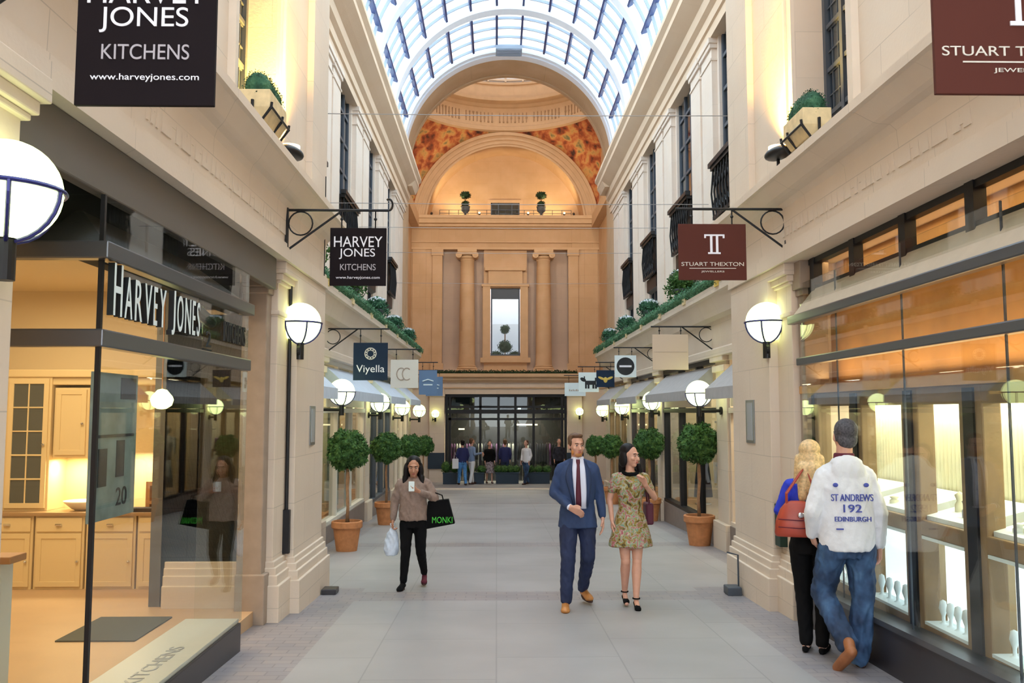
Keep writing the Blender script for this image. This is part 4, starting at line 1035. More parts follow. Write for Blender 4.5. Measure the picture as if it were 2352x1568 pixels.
mb = MB(); mb.box(-3.66, -3.16, KY+.15, KY+.48, cz+.10, cz+.13); mb.box(-3.66, -3.62, KY+.15, KY+.48, cz+.035, cz+.33); mb.box(-3.66, -3.16, KY+.15, KY+.48, cz+.29, cz+.33); mb.box(-3.2, -3.16, KY+.15, KY+.48, cz+.035, cz+.33); mb.box(-3.5, -3.47, KY+.2, KY+.48, cz+.13, cz+.29); mb.build('case', 'oak', ov)
mb = MB(); mb.box(-3.44, -3.24, KY+.16, KY+.46, cz+.15, cz+.25); mb.build('oven_door', 'velvet', ov)
mb = MB(); mb.box(-3.78, -3.2, KY-.02, KY+.12, cz+.036, cz+.075); tag(mb.build('hob', 'velvet', bevel=.004), 'low black hob on the worktop in front of the oven shelf', 'hob')
mb = MB(); mb.box(-5.8, -3.12, KY+.49, KY+.5, cz, .3); tag(mb.build('splashback', 'cream_cab'), 'cream tiled splashback behind the showroom worktop', 'splashback')
# pendant lamps
for (px, py, y, lb_) in ((372, 918, 7.9, 'white glass pendant lamp hanging in the showroom above the worktop'), (-60, 905, 7.0, 'white glass pendant lamp at the left of the showroom')):
    p = at(px, py, y); t = thing('pendant_lamp', lb_, 'lamp', (p.x, y, p.z))
    mb = MB(); mb.lathe([(.0, .10), (.04, .09), (.09, .03), (.10, 0), (.085, -.05), (.04, -.08), (0, -.085)], (p.x, y, p.z), 20); mb.build('shade', 'globe_glass', t, smooth=True)
    mb = MB(); mb.tube([(p.x, y, p.z+.1), (p.x, y, 1.32)], .006, 6); mb.build('cord', 'oak', t); mb = MB(); mb.lathe([(.05, -.03), (.05, 0)], (p.x, y, 1.32), 12); mb.build('ceiling_rose', 'brass', t)
# island end with oak top, mat
isl = thing('kitchen_island', 'white island end with a thick oak top at the lower left', 'island', (-3.0, 5.3, KF))
mb = MB(); mb.box(-3.35, -2.74, 4.95, 5.08, KF, -.84); mb.build('side_panel', 'white_paint', isl, bevel=.01)
mb = MB(); mb.box(-3.4, -2.68, 4.93, 5.10, -.84, -.80); mb.build('oak_top', 'oak', isl, bevel=.006)
mb = MB(); mb.box(-3.46, -2.84, 7.05, 7.85, KF, KF+.012); tag(mb.build('door_mat', 'mat_grey', bevel=.003), 'dark grey rectangular mat on the showroom wooden floor', 'mat')
# banner behind the glass
bn = thing('window_banner', 'tall grey-green photo banner hanging behind the showroom glass', 'banner', (-2.12, 4.85, -.6))
mb = MB(); mb.box(-2.125, -2.11, 4.60, 5.16, -.58, .21); mb.build('sheet', 'poster', bn)
mb = MB(); mb.box(-2.109, -2.106, 4.93, 5.13, .07, .19); mb.build('printed_label', 'poster_dark', bn)
mb = MB(); mb.box(-2.109, -2.106, 4.63, 5.12, -.14, -.125); mb.box(-2.109, -2.106, 4.9, 5.0, -.36, -.16); mb.box(-2.109, -2.106, 4.68, 4.78, -.40, -.20); mb.build('printed_picture', 'poster_dark', bn)
text('lettering', '20', .10, (-2.108, 4.98, -.52), 'poster_dark', bn, face='right', width=.14, ext=.002)
# ---------------------------------------------------------------- jeweller window contents
for k, (a, b_) in enumerate(BY):
    nm = ['nearest', 'second', 'third', 'fourth', 'farthest'][k]
    t = thing('display_case', '%s lower lightbox display in the jeweller window counted from the camera' % nm, 'display case', (rx+.2, (a+b_)/2, -1.46), 'glowing white lower display boxes')
    mb = MB(); mb.box(rx+.26, rx+.28, a, b_, -1.44, -.88); mb.build('light_panel', 'lightbox', t)
    mb = MB(); mb.box(rx+.10, rx+.26, a, b_, -1.46, -1.44); mb.box(rx+.1, rx+.28, a, b_, -.88, -.86); mb.build('tray', 'sign_white', t)
    for q in range(5):
        y = a+.08+(b_-a-.16)*q/4; mb = MB(); mb.lathe([(.03, 0), (.012, .01), (.012, .05), (.028, .10), (.02, .15), (0, .16)], (rx+.19, y, -1.44), 10); mb.build('necklace_stand', 'sign_white', t, smooth=True)
    t = thing('display_window', '%s upper pale lit display panel with jewellery on a shelf' % nm, 'display', (rx+.4, (a+b_)/2, -.75), 'upper lit display panels')
    mb = MB(); n_ = 14; P = []
    for q in range(n_*2+1): y = a-.05+(b_-a+.1)*q/(n_*2); P.append((rx+.62+.012*(q % 2), y))
    P += [(rx+.66, b_+.05), (rx+.66, a-.05)]
    mb.prism(P, 'xy', -.75, .17); mb.build('backdrop', 'lit_panel', t)
    mb = MB(); mb.hull8([(rx+.14, a-.02, -.75), (rx+.6, a-.02, -.75), (rx+.6, b_+.02, -.75), (rx+.14, b_+.02, -.75), (rx+.14, a-.02, -.72), (rx+.6, a-.02, -.60), (rx+.6, b_+.02, -.60), (rx+.14, b_+.02, -.72)]); mb.build('shelf', 'sign_white', t)
    rr = random.Random(k)
    for q in range(6):
        y = a+.08+(b_-a-.16)*rr.random(); x = rx+.2+.3*rr.random(); z = -.72+(x-rx-.14)*.26
        mb = MB(); h = rr.uniform(.05, .14); mb.lathe([(.035, -.01), (.035, h*.3), (.02, h*.5), (.035, h*.8), (.0, h)], (x, y, z), 10); mb.build('ring_stand' if q % 2 else 'bracelet_stand', rr.choice(['sign_white', 'velvet', 'chrome', 'lit_panel']), t, smooth=True)
    if k in (0, 1):
        mb = MB(); mb.hull8([(rx+.42, a+.1, -.64), (rx+.45, a+.1, -.64), (rx+.45, a+.55, -.64), (rx+.42, a+.55, -.64), (rx+.50, a+.1, -.2), (rx+.53, a+.1, -.2), (rx+.53, a+.55, -.2), (rx+.50, a+.55, -.2)]); mb.build('display_card', 'ink_white', t)

# ---------------------------------------------------------------- pier fittings
dp = thing('drainpipe', 'thin dark pipe running down the big left pier into a black box', 'pipe', (-2.03, 8.9, fz(8.9)+.5))
p = at(672, 470, 8.68); x = p.x
mb = MB(); mb.tube([(x, 8.68, at(672, 1175, 8.68).z), (x, 8.68, p.z)], .018, 10); mb.build('pipe', 'black_iron', dp)
mb = MB(); mb.box(x-.04, x+.04, 8.64, 8.70, at(669, 1270, 8.68).z, at(669, 1170, 8.68).z); mb.build('pipe_cover', 'black_iron', dp, bevel=.006)
def plaque(px0, py0, px1, py1, hx, y0, y1, s, label):
    t = thing('wall_plaque', label, 'plaque'); z1 = at((px0+px1)/2, py0, (y0+y1)/2).z; z0 = at((px0+px1)/2, py1, (y0+y1)/2).z
    t.location = (X(s, hx), (y0+y1)/2, z0); mb = MB(); sbox(mb, s, hx-.012, hx, y0, y1, z0, z1); mb.build('frame', 'clock_steel', t, bevel=.003)
    mb = MB(); sbox(mb, s, hx-.015, hx-.012, y0+.05, y1-.05, z0+.03, z1-.03); mb.build('plate', 'plate_grey', t)
plaque(0, 918, 0, 1018, 2.37, 9.25, 9.55, 1, 'narrow grey framed plaque on the corridor face of the right pier')
plaque(0, 932, 0, 1022, 2.37, 9.35, 9.60, -1, 'narrow grey framed plaque on the corridor face of the left pier')
z0 = at(1780, 1255, 8.6).z; z1 = at(1780, 1158, 8.6).z
mb = MB(); mb.box(2.76, 2.84, 8.56, 8.71, z0, z1); tag(mb.build('fuse_box', 'bin_green', bevel=.006), 'dark green upright box on the near face of the right pier', 'box')
p = Vector((2.57, 9.6, 0))
ds = thing('door_stop', 'small blue-grey metal foot with an upright rod at the base of the right pier', 'bracket', (p.x, 9.6, fz(9.6)))
mb = MB(); mb.box(p.x-.08, p.x+.07, 9.5, 9.7, fz(9.6), fz(9.6)+.09); mb.build('foot', 'steel_dark', ds, bevel=.01); mb = MB(); mb.tube([(p.x+.06, 9.6, fz(9.6)+.08), (p.x+.06, 9.6, fz(9.6)+.42), (p.x-.06, 9.6, fz(9.6)+.45)], .01, 6); mb.build('rod', 'steel_dark', ds)
p = Vector((-1.82, 9.75, 0))
mb = MB(); mb.box(p.x-.08, p.x+.08, 9.65, 9.85, fz(9.75), fz(9.75)+.06); tag(mb.build('floor_box', 'plinth_dark', bevel=.01), 'low black box on the floor at the foot of the left pier', 'box')
p = at(1716, 1190, 10.6); mb = MB(); mb.box(p.x-.02, p.x+.12, 10.5, 10.6, p.z-.35, p.z+.33); tag(mb.build('meter_cabinet', 'bin_green', bevel=.006), 'tall dark green cabinet just behind the edge of the right pier', 'cabinet')
# cable hanging on the left pier
mb = MB(); pts = [at(690, 405, 9.9), at(705, 470, 9.9), at(700, 540, 9.9), at(712, 600, 9.9), at(722, 650, 9.9)]; mb.tube([(X(-1, 2.35), q.y, q.z) for q in pts], .006, 5); tag(mb.build('loose_cable', 'black_iron'), 'thin loose cable hanging down the left pier near the sign bracket', 'cable')
# floodlights on the ledges
for s, px, py, y, lb_ in ((-1, 666, 351, 8.55, 'black oval floodlight on the left ledge washing the wall yellow'), (1, 1787, 352, 8.4, 'black oval floodlight on the right ledge washing the wall yellow')):
    y = 2000*abs(X(s, 2.24))/abs(px-1141); p = at(px, py, y); t = thing('floodlight', lb_, 'light', (p.x, y, p.z), None)
    mb = MB(); mb.ball((p.x, y, p.z), (.125, .17, .062), 20, 10, rot=Matrix.Rotation(s*-.18, 3, 'Y')); mb.build('housing', 'black_iron', t, smooth=True)
    mb = MB(); mb.tube([(p.x, y, p.z+.045), (p.x, y, p.z+.066)], .09, 18); mb.build('lens', 'warm_strip', t)
    mb = MB(); mb.tube([(p.x, y, p.z), (X(s, 2.3), y-.02, 2.2)], .016, 6); mb.build('stem', 'black_iron', t)
    light('floodlight_beam', 'SPOT', (p.x, y, p.z+.075), 1300, (1, .58, .12), .05, rot=(PI, math.radians(s*16), 0), spot=math.radians(120), blend=.8)
# trough planters on the ledges
for s, lb_ in ((-1, 'pale stone trough of clipped box in a black bracket on the left ledge'), (1, 'pale stone trough of clipped box in a black bracket on the right ledge')):
    y0, y1 = (6.62, 7.16) if s < 0 else (6.95, 7.44); z0, z1 = 2.26, 2.50
    t = thing('trough_planter', lb_, 'planter', (X(s, 2.27), (y0+y1)/2, z0))
    mb = MB(); a, b_ = (2.14, 2.38); ym = .03
    P0 = [(X(s, a+.05), y0+ym, z0), (X(s, b_-.03), y0+ym, z0), (X(s, b_-.03), y1-ym, z0), (X(s, a+.05), y1-ym, z0)]
    P1 = [(X(s, a), y0, z0+.10), (X(s, b_), y0, z0+.10), (X(s, b_), y1, z0+.10), (X(s, a), y1, z0+.10)]
    P2 = [(x, y, z1) for x, y, z in P1]
    mb.add(P0+P1+P2, [(0, 1, 2, 3)]+[(i, (i+1) % 4, (i+1) % 4+4, i+4) for i in range(4)]+[(i+4, (i+1) % 4+4, (i+1) % 4+8, i+8) for i in range(4)]+[(8, 9, 10, 11)])
    norm(mb.build('trough', 'stone_trough', t, bevel=.006))
    mb = MB(); rr = random.Random(21+s)
    for q in range(6): y = y0+.1+(y1-y0-.2)*q/5; mb.leafball((X(s, 2.26), y, z1+.04), (.118, .11, .145), 700, .020, rr)
    mb.build('box_hedge', 'leaf_blue', t)
    mb = MB()
    for y in (y0-.01, y1+.01, y0+.33): mb.tube([(X(s, b_+.05), y, z0+.16), (X(s, b_+.02), y, z0-.01), (X(s, a+.06), y, z0-.015), (X(s, a-.015), y, z0+.09), (X(s, a-.02), y, z0+.13)], .011, 6)
    mb.tube([(X(s, a+.26), y0-.012, z0-.01), (X(s, a+.13), y0-.012, z0-.015), (X(s, a+.13), y0-.012, z0+.15)], .013, 6)
    mb.tube([(X(s, a-.02), y0-.01, z0+.09), (X(s, a-.02), y1+.01, z0+.09)], .010, 6); mb.tube([(X(s, b_-.02), y0, z0-.015), (X(s, b_-.02), y1, z0-.015)], .012, 6)
    mb.build('bracket', 'black_iron', t)

# ---------------------------------------------------------------- plants
def topiary(name='topiary_tree'):
    t = thing(name, '', 'potted tree'); rr = random.Random(8)
    prof = [(0, 0), (.155, 0), (.16, .02), (.205, .34), (.225, .345), (.235, .36), (.235, .44), (.225, .45), (.205, .45), (.20, .40), (0, .40)]
    mb = MB(); mb.lathe(prof, (0, 0, 0), 32); pot = mb.build('pot', 'terracotta', t, smooth=False)
    mb = MB(); mb.lathe([(0, .41), (.2, .405)], (0, 0, 0), 20); mb.build('soil', 'soil', pot)
    mb = MB(); mb.tube([(0, 0, .4), (.012, .0, .7), (-.01, .01, 1.0), (.0, 0, 1.35)], [.028, .022, .024, .02], 8); mb.tube([(.03, .01, .4), (-.01, -.01, .75), (.02, .01, 1.1), (0, 0, 1.3)], .013, 6); mb.build('trunk', 'bark', t, smooth=True)
    mb = MB(); mb.leafball((0, 0, 1.52), (.30, .30, .29), 3800, .055, rr)
    for k in range(26):
        d = Vector((rr.gauss(0, 1), rr.gauss(0, 1), rr.gauss(0, 1))).normalized()*.27; mb.leafball(Vector((0, 0, 1.52))+d, .07, 60, .05, rr)
    mb.build('foliage', 'leaf', t); return t
tp = topiary(); first = True
for px, fy, y, lb_, sc in ((800, 0, 13.5, 'potted round-headed tree nearest on the left side', 1.0), (889, 0, 17.7, 'second potted round-headed tree on the left side', 1.0), (942, 0, 22.4, 'third potted round-headed tree on the left, behind the dark-haired walker', 1.0), (973, 0, 27.0, 'farthest potted round-headed tree on the left side', 1.0),
                           (1603, 0, 14.1, 'large potted round-headed tree nearest on the right side', 1.06), (1490, 0, 18.4, 'second potted round-headed tree on the right, behind the woman in the floral dress', 1.05), (1405, 0, 23.3, 'third potted round-headed tree on the right, above the couple', 1.0), (1368, 0, 26.6, 'farthest potted round-headed tree on the right side', 1.0)):
    x = at(px, 1000, y).x
    if first: tp.location = (x, y, fz(y)); tag(tp, lb_, group='round-headed trees in terracotta pots'); first = False
    else: dup(tp, (x, y, fz(y)), lb_, 'round-headed trees in terracotta pots', rotz=rnd.uniform(0, 6), scale=sc)
# urns along the balconies
def urn_plant(kind):
    t = thing('urn_planter', '', 'urn'); rr = random.Random(30+kind)
    mb = MB(); mb.lathe([(0, 0), (.14, 0), (.14, .03), (.06, .07), (.05, .11), (.09, .15), (.13, .22), (.15, .40), (.19, .45), (.20, .48), (.17, .48), (.15, .44), (0, .44)], (0, 0, 0), 28); mb.build('urn', 'lead_urn', t, smooth=True)
    mb = MB()
    if kind == 0:
        mb.leafball((0, 0, .60), (.24, .24, .17), 900, .06, rr)
        for k in range(8): a = 2*PI*k/8; mb.leafball((.22*math.cos(a), .22*math.sin(a), .48+rr.uniform(-.08, .02)), .09, 70, .055, rr, core=False)
    else:
        mb.leafball((0, 0, .66), (.27, .27, .22), 900, .07, rr)
        for k in range(10): a = 2*PI*k/10; mb.leafball((.25*math.cos(a), .25*math.sin(a), .5+rr.uniform(-.15, .08)), .10, 60, .06, rr, core=False)
    mb.build('foliage', 'leaf_blue' if kind == 0 else 'leaf', t)
    mb = MB(); 
    for k in range(170):
        a = rr.uniform(0, 2*PI); q = rr.uniform(0, .22); mb.ball((q*math.cos(a), q*math.sin(a), (.76 if kind == 0 else .87)-q*q*1.6+rr.uniform(-.02, .02)), .017, 6, 4)
    mb.build('blossom', 'petal', t); return t
U = [urn_plant(0), urn_plant(1)]; used = [False, False]
UL = {-1: ['urn with trailing plant behind the small black sign, left balcony', 'grey urn with trailing greenery under the small black sign, left balcony', 'third urn along the left balcony, white-topped plant', 'fourth urn along the left balcony, bushy round plant', 'farthest urn on the left balcony'],
      1: ['flowering urn on the right balcony above the small maroon sign', 'urn with bright trailing greenery beside the maroon sign, right balcony', 'third urn along the right balcony, pale blossom on top', 'fourth urn along the right balcony', 'farthest urn on the right balcony']}
for s in (-1, 1):
    for k, y in enumerate((12.7, 16.4, 20.0, 23.5, 27.1)):
        kd = 1 if k < 2 else 0; loc = (X(s, 3.15), y, 1.86)
        if not used[kd]: o = U[kd]; o.location = loc; tag(o, UL[s][k], group='planted urns on the balconies'); used[kd] = True
        else: o = dup(U[kd], loc, UL[s][k], 'planted urns on the balconies', rotz=rnd.uniform(0, 6), scale=1.05 if k == 0 else .95)
# clipped hedge rolls on the balcony edges
for s in (-1, 1):
    h = thing('balcony_hedge', 'long clipped green hedge roll along the %s balcony edge' % SIDE[s], 'hedge', (X(s, 2.9), 19.5, 1.85)); mb = MB(); rr = random.Random(4+s)
    y0, y1 = 12.0, 28.2; mb.tube([(X(s, 2.86), y0, 1.95), (X(s, 2.86), y1, 1.95)], .085, 10)
    n_ = 7000
    for k in range(n_):
        y = rr.uniform(y0, y1); a = rr.uniform(0, 2*PI); r_ = rr.uniform(.085, .115); mb.leaf((X(s, 2.86)+r_*math.cos(a), y, 1.95+r_*math.sin(a)), (math.cos(a), 0, math.sin(a)), .05, rr)
    mb.build('foliage', 'garland_green', h)
    for k in range(8): y = y0+.4+(y1-y0-.8)*k/7; mb = MB(); sbox(mb, s, 2.78, 2.92, y-.1, y+.1, 1.80, 1.90); mb.build('bracket', 'ink_gold' if k == 0 else 'stone_trough', h)
    # corner box balls at its near end
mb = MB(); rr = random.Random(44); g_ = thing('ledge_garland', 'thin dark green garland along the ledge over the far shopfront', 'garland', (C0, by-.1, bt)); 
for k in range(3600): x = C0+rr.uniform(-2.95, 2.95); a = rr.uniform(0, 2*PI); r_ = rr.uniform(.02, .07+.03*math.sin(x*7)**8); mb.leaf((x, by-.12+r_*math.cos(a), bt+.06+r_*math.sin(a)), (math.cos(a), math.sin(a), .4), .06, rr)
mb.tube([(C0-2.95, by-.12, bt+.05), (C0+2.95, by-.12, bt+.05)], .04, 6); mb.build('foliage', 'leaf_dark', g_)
# urns with topiary in the niche
def niche_urn():
    t = thing('niche_urn', '', 'urn'); rr = random.Random(77)
    mb = MB(); mb.lathe([(0, 0), (.16, 0), (.16, .05), (.05, .10), (.06, .16), (.18, .26), (.20, .42), (.22, .46), (0, .44)], (0, 0, 0), 20); mb.build('urn', 'lead_urn', t, smooth=True)
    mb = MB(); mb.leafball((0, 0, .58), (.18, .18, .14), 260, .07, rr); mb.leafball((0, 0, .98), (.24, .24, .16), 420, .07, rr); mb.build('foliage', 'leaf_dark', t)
    mb = MB(); mb.tube([(0, 0, .5), (0, 0, .9)], .03, 6); mb.build('stem', 'bark', t); return t
o = niche_urn(); o.location = (at(1069, 460, FW-.05).x, FW-.05, 8.6); tag(o, 'dark urn with tiered topiary on the niche ledge, left of the small window', group='niche urns')
dup(o, (at(1243, 460, FW-.05).x, FW-.05, 8.6), 'dark urn with tiered topiary on the niche ledge, right of the small window', 'niche urns')
for px, lb_ in ((991, 'tiny spotlight at the left end of the niche ledge'), (1101, 'tiny lit spotlight left of the small niche window'), (1213, 'tiny lit spotlight right of the small niche window'), (1296, 'tiny lit spotlight near the right end of the niche ledge'), (1318, 'tiny black spotlight at the right end of the niche ledge')):
    x = at(px, 490, FW-.3).x; t = thing('spotlight', lb_, 'light', (x, FW-.3, 8.6), 'small spotlights on the niche ledge'); mb = MB(); mb.cap((x, FW-.3, 8.66), (x, FW-.2, 8.72), .05, .06, 8); mb.build('housing', 'black_iron', t)
    if px not in (991, 1318): mb = MB(); mb.ball((x, FW-.34, 8.72), .045, 8, 6); mb.build('lens', 'warm_strip', t)
# plants seen through the far window
t = thing('topiary_tree', 'dark ball topiary on a stem seen through the narrow far window', 'potted tree', (C0, FW+1.6, 2.0)); rr = random.Random(5)
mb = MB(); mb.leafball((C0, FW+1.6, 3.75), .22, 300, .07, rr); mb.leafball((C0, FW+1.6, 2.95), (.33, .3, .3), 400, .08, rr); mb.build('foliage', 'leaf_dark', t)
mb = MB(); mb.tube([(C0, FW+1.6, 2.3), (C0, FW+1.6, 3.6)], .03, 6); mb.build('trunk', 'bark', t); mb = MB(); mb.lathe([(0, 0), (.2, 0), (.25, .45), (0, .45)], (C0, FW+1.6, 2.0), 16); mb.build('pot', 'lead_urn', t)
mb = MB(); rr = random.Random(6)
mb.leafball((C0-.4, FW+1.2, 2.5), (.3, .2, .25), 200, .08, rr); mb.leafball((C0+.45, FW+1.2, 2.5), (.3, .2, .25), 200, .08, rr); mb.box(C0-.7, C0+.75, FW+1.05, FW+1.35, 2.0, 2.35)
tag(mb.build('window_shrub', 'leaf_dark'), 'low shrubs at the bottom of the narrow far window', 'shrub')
# cross wires
for k, (y, z) in enumerate(((11.6, None), (15.3, None), (19, None), (22.6, None), (26.2, None))):
    z = at(1100, (262, 467, 522, 580, 650)[k], y).z; mb = MB(); mb.tube([(X(-1, 3.5), y, z), (C0, y, z-.02), (X(1, 3.5), y, z)], .006, 5)
    tag(mb.build('tension_wire', 'wire'), 'thin horizontal wire stretched across the arcade, %s from the camera' % ['nearest', 'second', 'third', 'fourth', 'farthest'][k], 'wire', 'cross wires')

# ---------------------------------------------------------------- shop goods, far shops
def mannequin(x, y, z, mt, label, sc=1):
    t = thing('mannequin', label, 'mannequin', (x, y, z)); mb = MB()
    mb.loft([(x, y, z+.8*sc, .13*sc, .09*sc), (x, y, z+1.0*sc, .12*sc, .08*sc), (x, y, z+1.25*sc, .17*sc, .10*sc), (x, y, z+1.42*sc, .18*sc, .09*sc), (x, y, z+1.48*sc, .06*sc, .05*sc)], 14)
    for q in (-1, 1): mb.cap((x+q*.19*sc, y, z+1.40*sc), (x+q*.22*sc, y-.02, z+1.05*sc), .05*sc, .04*sc)
    mb.build('torso', mt, t, smooth=True)
    mb = MB(); mb.loft([(x, y, z+.15*sc, .20*sc, .14*sc), (x, y, z+.5*sc, .17*sc, .12*sc), (x, y, z+.85*sc, .13*sc, .09*sc)], 14); mb.build('skirt', mt, t, smooth=True)
    mb = MB(); mb.ball((x, y, z+1.62*sc), (.075*sc, .09*sc, .11*sc), 12, 8); mb.tube([(x, y, z), (x, y, z+.2)], .02, 6); mb.lathe([(0, 0), (.16, 0), (.16, .02), (0, .02)], (x, y, z), 14); mb.build('stand', 'sign_cream', t, smooth=True)
GM = ['garment_dark', 'garment_pale', 'garment_plum', 'garment_orange']
pos = ['nearest', 'second', 'third', 'farthest']
for s in (-1, 1):
    for bi, (a, b_) in enumerate(BAY):
        zb = fz((a+b_)/2)+.36; rr = random.Random(100+bi*2+s)
        if bi > 0:
            mannequin(X(s, 3.65), a+.8, zb, GM[(bi+(s > 0)) % 4], 'mannequin in %s clothing near the front edge of the %s shop window, %s side' % (['dark', 'pale', 'plum', 'orange'][(bi+(s > 0)) % 4], pos[bi], SIDE[s]), .95)
            mannequin(X(s, 3.75), b_-.9, zb, GM[(bi+2+(s > 0)) % 4], 'mannequin in %s clothing at the far end of the %s shop window, %s side' % (['dark', 'pale', 'plum', 'orange'][(bi+2+(s > 0)) % 4], pos[bi], SIDE[s]), .95)
        t = thing('display_shelf', 'wall shelf of goods inside the %s shop on the %s side' % (pos[bi], SIDE[s]), 'shelf', (X(s, 4.4), (a+b_)/2, zb))
        for k in range(4): mb = MB(); sbox(mb, s, 4.2, 4.6, a+.1, b_-.1, zb+.25+k*.45, zb+.29+k*.45); mb.build('shelf_board', 'sign_cream', t)
        for k in range(4):
            mb = MB(); y = a+.2
            while y < b_-.3:
                w_ = rr.uniform(.12, .3); sbox(mb, s, 4.25, 4.5, y, y+w_, zb+.29+k*.45, zb+.29+k*.45+rr.uniform(.12, .34)); y += w_+rr.uniform(.03, .2)
            tag(mb.build('goods', 'goods', t), kind='stuff')
# curtains in the second left shop
t = thing('window_curtain', 'pale green-white drapes in the shop window just past the left pier', 'curtain', (X(-1, 3.4), 15, fz(15)+.4)); 
for q, (a, b_) in enumerate(((13.95, 14.7), (15.6, 16.8))):
    P = []; n_ = 12
    for k in range(n_*2+1): P.append((X(-1, 3.38+.05*(k % 2)), a+(b_-a)*k/(n_*2)))
    P += [(X(-1, 3.46), b_), (X(-1, 3.46), a)]; mb = MB(); mb.prism(P, 'xy', fz(15)+.4, .7); mb.build('drape', 'curtain', t)
# white pillar candles / column at a shop entrance on the left
# cafe planters
ph = fz(34.6)
for px0, px1, y, lb_ in ((1018, 1050, 34.3, 'navy planter box with round green shrub at the far left corner of the shopfront'), (1076, 1112, 34.6, 'navy trough planter just right of the person in bright jeans'), (1139, 1191, 34.7, 'navy trough planter with low hedge in the middle of the shopfront'), (1212, 1262, 34.7, 'navy trough planter with low hedge right of the middle one')):
    x0 = at(px0, 1080, y).x; x1 = at(px1, 1080, y).x; f = fz(y); t = thing('trough_planter', lb_, 'planter', ((x0+x1)/2, y, f), 'navy planters before the far shopfront')
    mb = MB(); mb.box(x0, x1, y-.18, y+.18, f, f+.44); mb.box(x0-.015, x1+.015, y-.195, y+.195, f+.40, f+.45); mb.build('trough', 'trough_navy', t, bevel=.01)
    mb = MB(); rr = random.Random(px0); n_ = max(2, int((x1-x0)/.22))
    for k in range(n_): x = x0+.1+(x1-x0-.2)*k/(n_-1); mb.leafball((x, y, f+.56+(.1 if px0 == 1018 else 0)), (.19, .19, .16 if px0 > 1018 else .24), 220, .06, rr)
    mb.build('hedge', 'leaf', t)
# rails of clothes and lit shelves inside the far shopfront
for k in range(9):
    x = C0-2.1+k*.52; z = fz(37)+.55; rr = random.Random(k); t = thing('clothes_rail', 'rail of clothes inside the dark far shopfront', 'clothes rail', (x, 37.2, fz(37)), 'clothes rails inside the far shopfront')
    mb = MB(); mb.tube([(x-.22, 37.2, fz(37)), (x-.22, 37.2, fz(37)+1.6), (x+.22, 37.2, fz(37)+1.6), (x+.22, 37.2, fz(37))], .015, 6); mb.build('rail', 'chrome', t)
    for q in range(4): mb = MB(); xx = x-.17+q*.11; mb.loft([(xx, 37.2, fz(37)+.6+rr.uniform(0, .3), .05, .16), (xx, 37.2, fz(37)+1.45, .045, .18), (xx, 37.2, fz(37)+1.56, .02, .05)], 8); mb.build('garment', rr.choice(['garment_dark', 'garment_dark', 'garment_pale', 'garment_plum']), t, smooth=True)
for px, py, w_ in ((1032, 942, .22), (1193, 938, .12), (1210, 975, .9), (1060, 985, .25)):
    p = at(px, py, by+1.0); mb = MB(); mb.box(p.x-w_/2, p.x+w_/2, by+.95, by+1.05, p.z-.03, p.z+.03)
    tag(mb.build('strip_light', 'warm_strip' if py > 950 else 'cool_strip'), 'small bright strip light inside the dark far shopfront', 'light', 'strip lights inside the far shopfront')
# black lantern on the wall at the far left, and the black flat board between upper columns
# ================================================================ PEOPLE (each built facing -y, feet on z = 0, then placed)
def V(*a): return Vector(a)
def hand(mb, w_, d, n, t, curl=.5, k=1.0, spread=.0):
    d = Vector(d).normalized(); n = Vector(n).normalized(); t = Vector(t).normalized(); w_ = Vector(w_)
    for i, o in enumerate((.030, .010, -.010, -.028)):
        a = w_+t*o*.55*k; b_ = w_+d*.085*k+t*o*k; mb.cap(a, b_, .017*k, .0135*k, 8)
        L_ = (.070, .078, .073, .058)[i]*k; dd = (d+t*spread*(1.5-i)*.4).normalized()
        c1, c2 = curl*.6, curl*1.5
        m_ = b_+(dd*math.cos(c1)+n*math.sin(c1))*L_*.55; e = m_+(dd*math.cos(c2)+n*math.sin(c2))*L_*.5
        mb.cap(b_, m_, .0105*k, .0095*k, 8); mb.cap(m_, e, .0095*k, .0078*k, 8)
    a = w_+d*.022*k+t*.022*k; b_ = a+(d*.55+t*.75+n*.25).normalized()*.042*k; e = b_+(d*.9+t*.25+n*.35).normalized()*.032*k
    mb.cap(a, b_, .0135*k, .011*k, 8); mb.cap(b_, e, .011*k, .009*k, 8)
